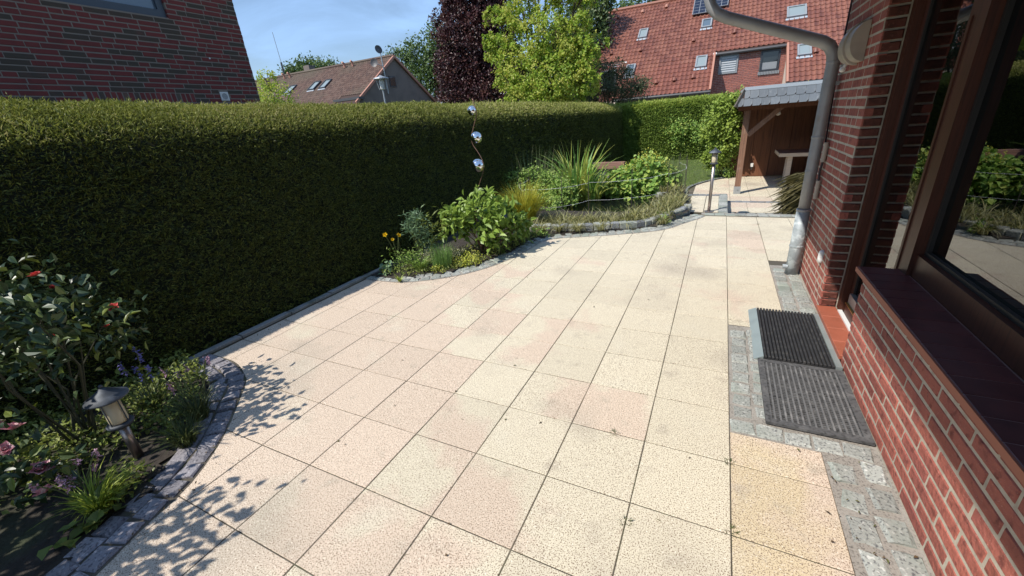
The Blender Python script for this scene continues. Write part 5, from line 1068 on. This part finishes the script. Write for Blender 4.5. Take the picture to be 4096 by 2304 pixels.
l2 = tuft('sea_pink', 'lime green grassy tuft with pale pink flowers at the bed corner', (-.74, -.60, 0.01), 190, (.12, .26), (.006, .010), .05, (.7, 1.6), M['limetuft'], 65, lean=(.3, .4))
spikes(l2, (-.86, -.60, 0.02), 9, (.14, .24), .14, M['lilac'], .035, 110, 16, .012)
tuft('grassy_tuft', 'dark narrow leaved tuft between the short lamp and the border stones', (-.83, -.17, 0.01), 170, (.12, .24), (.004, .007), .045, (.6, 1.6), M['dktuft'], 66)
rng = np.random.default_rng(67); n = 11000; x = rng.uniform(-2.0, -.55, n); y = rng.uniform(-1.2, .42, n); k = in_poly(x, y, [(a - .17, b_ - .15) for a, b_ in NB] + [(-2.1, -2.3), (-2.1, .4)]) & (np.sin(x * 7 + 1) * np.sin(y * 6) > -.8) & ~((x > -1.0) & (y < -.56)) & ~((x > -1.15) & (x < -.85) & (y < -.2)); x, y = x[k], y[k]; n = len(x)
gc = leaf_obj('ground_cover', M['cover'], None, np.stack([x, y, rng.uniform(.01, .12, n)], 1), unit(n, rng) * .7 + np.array([0, 0, .3]), np.array([0, 0, 1.0]) + unit(n, rng) * .6, rng.uniform(.02, .042, n), rng.uniform(.012, .024, n), rng.uniform(0, 1, n)); tag(gc, 'small leaved ground cover carpeting the rose bed', 'ground cover', kind='stuff')
bp_ = thing('broad_leaf_plant', 'broad dull leaves lying beneath the lime tuft in shade', 'plant', (-.70, -.66, 0)); rng = np.random.default_rng(68); n = 26; P = np.stack([rng.normal(-.72, .09, n), rng.normal(-.66, .06, n), rng.uniform(.02, .07, n)], 1)
leaf_obj('foliage', M['cover'], bp_, P, unit(n, rng) + np.array([.2, -.2, 0]), np.array([0, 0, 1.0]) + unit(n, rng) * .3, rng.uniform(.06, .09, n), rng.uniform(.05, .07, n), rng.uniform(0, .4, n), 'oval')
# --- front of the pond bed
hy = thing('hydrangea_bush', 'leafy green hydrangea bush at the bend of the granite border', 'shrub', (-.92, 3.55, 0))
lob = [(-1.12, 3.30, .52, .20, .22, .20), (-.90, 3.45, .58, .24, .26, .20), (-.72, 3.62, .50, .22, .26, .20), (-1.00, 3.75, .60, .25, .25, .18), (-.70, 3.40, .34, .20, .22, .20), (-.62, 3.78, .34, .18, .22, .22), (-1.20, 3.45, .38, .16, .2, .2), (-.55, 3.95, .26, .16, .2, .2), (-.78, 4.05, .42, .2, .22, .2)]
rr = random.Random(5); stems_mesh((-.90, 3.5, .0), [(l[0] + rr.uniform(-.1, .1), l[1] + rr.uniform(-.1, .1), l[2] + rr.uniform(-.05, .1)) for l in lob for _ in range(3)], .008, .1, rr).build('stems', M['stem'], hy)
foliage(hy, M['hydr'], lob, 190, 6, (.07, .12, .045, .07), 71, 'oval', (.45, 1.05), .22, 1.0, droop=.2)
eu = thing('spurge_plant', 'upright blue green spurge with narrow leaves near the hedge', 'plant', (-1.48, 2.9, 0)); lob = [(-1.48, 2.9, .52, .12, .12, .14), (-1.42, 2.96, .36, .10, .1, .12), (-1.5, 2.95, .62, .08, .08, .07)]
stems_mesh((-1.46, 2.9, 0), [(-1.48 + rr.uniform(-.1, .1), 2.9 + rr.uniform(-.1, .1), rr.uniform(.35, .6)) for _ in range(9)], .005, .1, rr).build('stems', M['gstem'], eu)
foliage(eu, M['blue'], lob, 60, 9, (.05, .085, .007, .012), 72, shell=(.1, 1.0), spread=.35, up=.3, out=.8, droop=.3)
foliage(eu, M['cover'], [(-1.38, 3.05, .34, .2, .2, .3)], 34, 6, (.06, .10, .007, .012), 73, shell=(.2, 1.0), spread=.3, up=.3, name='foliage', droop=.3)
po = thing('poppy_plant', 'yellow poppies on thin stalks at the hedge end of the bed', 'flower', (-1.62, 2.6, 0)); pm_ = bloom_me(.034, M['poppy'], 8)
for k, p in enumerate(((-1.60, 2.50, .505), (-1.60, 2.60, .42), (-1.60, 2.71, .44))):
    MB().tube([(-1.56 + .02 * k, 2.62, .1), (-1.58, 2.58 + .03 * k, .28), p], .0025, 5).build('flower_stem', M['gstem'], po); o = obj('bloom', pm_, po, p); o.rotation_euler = (R(55), 0, R(40 + 25 * k)); s_ = (1, .75, 1.1)[k]; o.scale = (s_, s_, s_)
MB().tube([(-1.55, 2.65, .1), (-1.56, 2.66, .50)], .002, 5).build('flower_stem', M['gstem'], po)
foliage(po, M['herb'], [(-1.60, 2.62, .16, .15, .14, .12), (-1.45, 2.72, .14, .14, .14, .12)], 55, 7, (.03, .055, .012, .02), 74, shell=(.2, 1.0), spread=.3)
mo = thing('mallow_plant', 'pale blue green mallow leaves beside the hedge kerb', 'plant', (-1.68, 2.52, 0)); foliage(mo, M['blue'], [(-1.70, 2.52, .07, .1, .07, .05)], 14, 4, (.05, .07, .045, .06), 75, 'oval', (.2, 1.0), .35, 1.4)
tuft('chive_clump', 'upright dark green chives in the middle of the front bed', (-1.12, 2.86, .02), 420, (.16, .33), (.0035, .006), .115, (.1, .6), M['chive'], 76)
og = thing('golden_marjoram', 'bright golden marjoram cushion touching the granite border', 'plant', (-.86, 3.08, 0)); foliage(og, M['gold'], [(-.88, 3.10, .06, .17, .16, .09), (-.98, 2.98, .04, .14, .12, .06), (-1.08, 2.72, .03, .1, .07, .05)], 150, 8, (.015, .026, .012, .019), 77, shell=(.5, 1.0), spread=.22, up=1.2)
pl_ = thing('pale_herb', 'pale cream green herb behind the chives', 'plant', (-1.25, 2.98, 0)); foliage(pl_, M['pale'], [(-1.28, 2.98, .12, .18, .16, .09), (-1.12, 3.12, .12, .12, .12, .08), (-1.36, 2.86, .13, .12, .12, .08)], 110, 8, (.014, .026, .009, .014), 78, shell=(.5, 1.0), spread=.25, up=1.0)
dl = tuft('daylily_clump', 'arching green daylily leaves left of the chives', (-1.34, 2.70, .02), 90, (.16, .28), (.008, .013), .05, (.8, 1.7), M['herb'], 79)
rng = np.random.default_rng(80); n = 5200; x = rng.uniform(-1.75, -.35, n); y = rng.uniform(2.42, 4.5, n); k = in_poly(x, y, ip) & (x - (y - 2.42) * .45 > -1.8); x, y = x[k], y[k]; n = len(x)
gc = leaf_obj('ground_cover', M['cover'], None, np.stack([x, y, rng.uniform(.02, .085, n)], 1), unit(n, rng) * .7 + np.array([0, 0, .3]), np.array([0, 0, 1.0]) + unit(n, rng) * .7, rng.uniform(.022, .045, n), rng.uniform(.012, .022, n), rng.uniform(0, 1, n)); tag(gc, 'mixed low greenery filling the front bed between larger plants', 'ground cover', kind='stuff')
# --- pond planting
tuft('yellow_grass_clump', 'bright yellow green grass clump standing before the pond', (-.98, 5.05, .05), 900, (.36, .78), (.007, .012), .17, (.15, 1.5), M['ygrass'], 81)
tuft('iris_clump', 'tall broad leaved iris clump rising from the pond', (-.86, 7.6, -.05), 170, (.75, 1.32), (.036, .062), .27, (.25, 1.7), M['iris'], 82, seg=6)
tuft('iris_clump', 'lower bright iris clump leaning right of the tall one', (-.56, 7.55, -.05), 90, (.5, .98), (.030, .052), .20, (.5, 2.3), M['iris'], 97, seg=6)
tuft('iris_clump', 'blue green young iris leaves left of the tall clump', (-1.22, 7.35, -.05), 80, (.55, .95), (.026, .045), .22, (.2, 1.4), M['reed'], 98, seg=6)
tuft('reed_clump', 'thin dark reeds standing up against the hedge', (-1.75, 7.2, -.05), 170, (.7, 1.2), (.010, .018), .45, (.05, .6), M['reed'], 83, seg=5)
lm = thing('marsh_leaf_mass', 'rounded mass of small green leaves between reeds and iris', 'plant', (-1.75, 7.1, 0)); foliage(lm, M['herb'], [(-2.0, 6.8, .36, .35, .35, .34), (-1.55, 6.8, .40, .4, .35, .34), (-1.15, 6.75, .34, .38, .35, .32), (-1.6, 6.3, .18, .55, .3, .24), (-.85, 6.6, .25, .3, .3, .28), (-1.1, 6.1, .12, .4, .3, .2)], 700, 9, (.035, .06, .025, .042), 84, shell=(.6, 1.03), spread=.13, up=1.0)
lmn = thing('lady_mantle', 'big fresh green mound of lobed leaves with lime flower heads', 'plant', (.3, 8.3, -.1)); foliage(lmn, M['mantle'], [(.05, 8.1, .18, .45, .40, .34), (.45, 8.2, .36, .42, .40, .36), (.25, 7.85, .05, .45, .32, .26), (.75, 8.3, .18, .32, .35, .32), (-.15, 8.0, .0, .28, .3, .24)], 430, 7, (.07, .115, .065, .10), 85, 'oval', (.75, 1.03), .10, 1.2)
foliage(lmn, M['mantletop'], [(.45, 8.2, .60, .34, .34, .20), (.72, 8.3, .46, .26, .28, .16), (.15, 8.2, .48, .3, .28, .14)], 210, 8, (.022, .04, .018, .03), 86, shell=(.4, 1.0), spread=.16, name='flower_heads')
tuft('tall_sedge_clump', 'upright green sedge clump beside the fence near the lawn', (1.0, 8.35, .0), 240, (.35, .78), (.005, .009), .16, (.05, .5), M['reed'], 87)
def sedge_patch(pts, width, seed, per, L_):
    rng = np.random.default_rng(seed); q_, tg_ = spline(pts, .075); P, D, Ls = [], [], []
    for a in range(len(q_)):
        nrm = np.array([-tg_[a][1], tg_[a][0]])
        for _ in range(3):
            c_ = q_[a] + nrm * rng.uniform(*width) + rng.normal(0, .03, 2); x_, y_ = disc(per, .035, rng); P.append(np.stack([c_[0] + x_, c_[1] + y_, np.full(per, float(soil_z(np.array(c_[0]), np.array(c_[1]))) - .01)], 1)); d_ = np.stack([x_, y_], 1) / (np.hypot(x_, y_)[:, None] + 1e-6) + rng.normal(0, .5, (per, 2)); D.append(d_ / np.linalg.norm(d_, axis=1, keepdims=True)); Ls.append(rng.uniform(L_[0], L_[1], per))
    P, D, Ls = np.concatenate(P), np.concatenate(D), np.concatenate(Ls); n_ = len(P); return P, D, Ls, rng.uniform(.008, .016, n_), rng.uniform(.8, 3.0, n_), rng.uniform(0, 1, n_)
SB = [(-.75, 4.75), (-.2, 4.88), (.25, 4.98), (.65, 5.15), (.92, 5.38), (1.08, 5.72), (1.22, 6.05), (1.30, 6.4), (1.22, 6.9), (1.15, 7.4), (1.12, 8.0)]
P, D, Ls, Ws, Bs, Vs = sedge_patch(SB, (-.06, .36), 88, 16, (.14, .32))
sd_ = blade_obj('sedge', M['sedge'], None, P, D, Ls, Ws, Bs, Vs, 3); tag(sd_, 'dry straw and green sedge fringing the pond above the granite blocks', 'sedge', kind='stuff')
TL = ['straw coloured sedge tuft spilling over the first granite blocks', 'small sedge tuft in front of the pale granite blocks', 'sedge tuft hanging over the bend of the granite blocks', 'sedge tuft beside the hydrangea hiding the block ends', 'sedge tuft arching over the pale block beside the hydrangea tuft']
for k, p in enumerate(((.02, 4.72), (.34, 4.84), (1.14, 5.34), (-.52, 4.62), (-.26, 4.68))): tuft('sedge_tuft', TL[k], (*p, .03), (150, 90, 130, 150, 130)[k], (.14, .28), (.006, .010), .035, (1.2, 2.8), M['sedge'], 120 + k, group='sedge tufts on the edging')
sp = thing('strawberry_plant', 'small dark leafy plant at the bend of the raised blocks', 'plant', (1.2, 5.4, 0)); foliage(sp, M['herb'], [(1.17, 5.42, .08, .09, .09, .08), (-.45, 4.42, .05, .14, .08, .06)], 30, 6, (.03, .05, .022, .035), 89, 'oval', (.3, 1.0), .3, 1.0)
rk = thing('pond_stone', 'pale rounded stone at the water edge below the green mound', 'stone', (.78, 7.75, 0)); MB().lathe([(.01, -.03), (.07, 0), (.09, .05), (.06, .1), (.01, .12)], (.80, 7.72, -.03), 12).build('stone', M['granite'], rk, True)
# --- by the shelter
cl = thing('climbing_shrub', 'bright green climbing shrub against the far hedge by the shelter', 'shrub', (1.8, 12.6, Z2)); lob = [(1.75, 12.4, 1.2, .46, .3, .45), (2.0, 12.45, .7, .3, .28, .4), (1.85, 12.5, 1.6, .28, .24, .28), (1.7, 12.5, .25, .3, .28, .35), (2.05, 12.8, .15, .2, .24, .35), (1.45, 12.85, .85, .2, .2, .3)]
stems_mesh((1.9, 12.75, Z2), [l[:3] for l in lob] + [(2.0, 12.65, .1), (1.6, 12.7, .0)], .014, .12).build('stems', M['stem'], cl)
foliage(cl, M['climber'], lob, 420, 9, (.07, .11, .05, .08), 91, 'oval', (.55, 1.05), .16, .8)
foliage(cl, M['herb'], [(2.2, 12.5, .55, .1, .1, .3), (2.12, 12.4, 1.2, .08, .1, .25), (2.15, 12.5, 1.85, .1, .1, .15)], 36, 5, (.05, .08, .035, .055), 92, 'oval', (.2, 1.0), .4, .8, name='tendrils')
lf = thing('low_fern', 'low green foliage at the foot of the climbing shrub', 'plant', (2.0, 12.5, Z2)); foliage(lf, M['herb'], [(2.05, 12.5, Z2 + .12, .22, .14, .14)], 40, 7, (.05, .08, .018, .03), 93, shell=(.3, 1.0), spread=.3)
hs = thing('hedge_side_shrub', 'loose light green shoots growing out of the far hedge', 'shrub', (.3, 17.3, Z2)); foliage(hs, M['mantle'], [(.25, 17.3, .75, .6, .2, .55), (1.1, 17.3, .7, .4, .2, .5)], 150, 7, (.06, .1, .035, .055), 94, shell=(.2, 1.05), spread=.22)
cf = thing('drooping_conifer', 'dull olive drooping conifer twigs behind the drainpipe', 'shrub', (3.15, 6.75, Z1)); rng = np.random.default_rng(95); n = 900
P = np.stack([rng.uniform(2.95, 3.35, n), rng.uniform(6.45, 7.0, n), rng.uniform(Z1 + .05, .55, n)], 1); A = np.stack([rng.uniform(-1.0, -.45, n), rng.uniform(-.35, .15, n), rng.uniform(-.75, -.15, n)], 1)
leaf_obj('twigs', M['conifer'], cf, P, A, unit(n, rng) + np.array([0, 0, 1.0]), rng.uniform(.22, .46, n), rng.uniform(.007, .013, n), rng.uniform(0, 1, n), droop=.1, fold=.5)
foliage(cf, M['conifer'], [(3.15, 6.75, .12, .25, .25, .3)], 120, 6, (.05, .1, .012, .02), 96, shell=(.2, 1.0), spread=.2)
MB().tube([(3.2, 6.75, Z1), (3.2, 6.75, .45)], .03, 8).build('trunk', M['bark'], cf)
# --- weeds in the joints
WG = 'weeds in the paving joints'
for k, (p, lb) in enumerate((((-1.36, 2.335), 'yellowish dandelion rosette on the granite border of the front bed'), ((1.60, .30), 'tiny dark weed at a paving crossing near the centre'), ((2.0, .42), 'tiny weed in the long joint nearest the house, lower one'), ((2.0, .80), 'tiny weed in the long joint nearest the house, upper one'), ((1.44, .8), 'thin sprig in a cross joint of the paving'), ((2.40, 5.6), 'small weed in a joint before the steps'))):
    t = thing('weed', lb, 'weed', (*p, 0), WG); big = k == 0
    tuft('', '', (*p, .012 if big else -.004), 22 if big else 26, (.06, .12) if big else (.012, .03), (.010, .018) if big else (.002, .004), .012 if big else .022, (1.1, 1.9), M['limetuft' if big else 'dktuft'], 130 + k, parent=t)
jm = []
rng = np.random.default_rng(140); n = 2600; s_ = rng.integers(0, 2, n); gx2 = np.where(s_ == 0, np.round(rng.uniform(-1.8, 2.1, n) / .4) * .4 + rng.normal(0, .003, n), rng.uniform(-1.8, 2.2, n)); gy2 = np.where(s_ == 0, rng.uniform(-.9, 6, n), np.round(rng.uniform(-.9, 6, n) / .4) * .4 + rng.normal(0, .003, n))
k = (np.sin(gx2 * 3.1 + gy2 * 2.3) + np.sin(gx2 * 1.3 - gy2 * 4.7) > .8) & ~in_poly(gx2, gy2, nbp) & ~in_poly(gx2, gy2, pbp) & (gx2 < 2.05); gx2, gy2 = gx2[k], gy2[k]; n = len(gx2)
o = blade_obj('moss', M['dktuft'], patio, np.stack([gx2, gy2, np.full(n, -.008)], 1), dirs2(n), rng.uniform(.008, .018, n), .004, rng.uniform(.5, 1.8, n), rng.uniform(0, 1, n), 2, stuff=True)

rng = np.random.default_rng(150); P = []
for pts, nn in ((PBO, 190), (nbpts, 150), ([(-1.84, .6), (-1.84, 2.25)], 60), ([(2.42, -.6), (2.42, 1.0)], 40), ([(2.60, -.6), (2.60, 1.0)], 40)):
    q_, tg_ = spline(pts, .05); a = rng.integers(0, len(q_), nn); P.append(np.concatenate([q_[a] + np.stack([-tg_[a][:, 1], tg_[a][:, 0]], 1) * rng.normal(.02, .09, nn)[:, None], np.full((nn, 1), .014)], 1))
P.append(np.stack([rng.uniform(-1.6, 2.3, 60), rng.uniform(-.5, 5.5, 60), np.full(60, .006)], 1)); P = np.concatenate(P); n = len(P)
lt_ = leaf_obj('leaf_litter', M['litter'], None, P, unit(n, rng) * np.array([1, 1, .12]), np.array([0, 0, 1.0]) + unit(n, rng) * .35, rng.uniform(.008, .026, n), rng.uniform(.004, .012, n), rng.uniform(0, 1, n)); tag(lt_, 'scattered dry leaf bits and crumbs along the paving edges', 'leaf litter', kind='stuff')
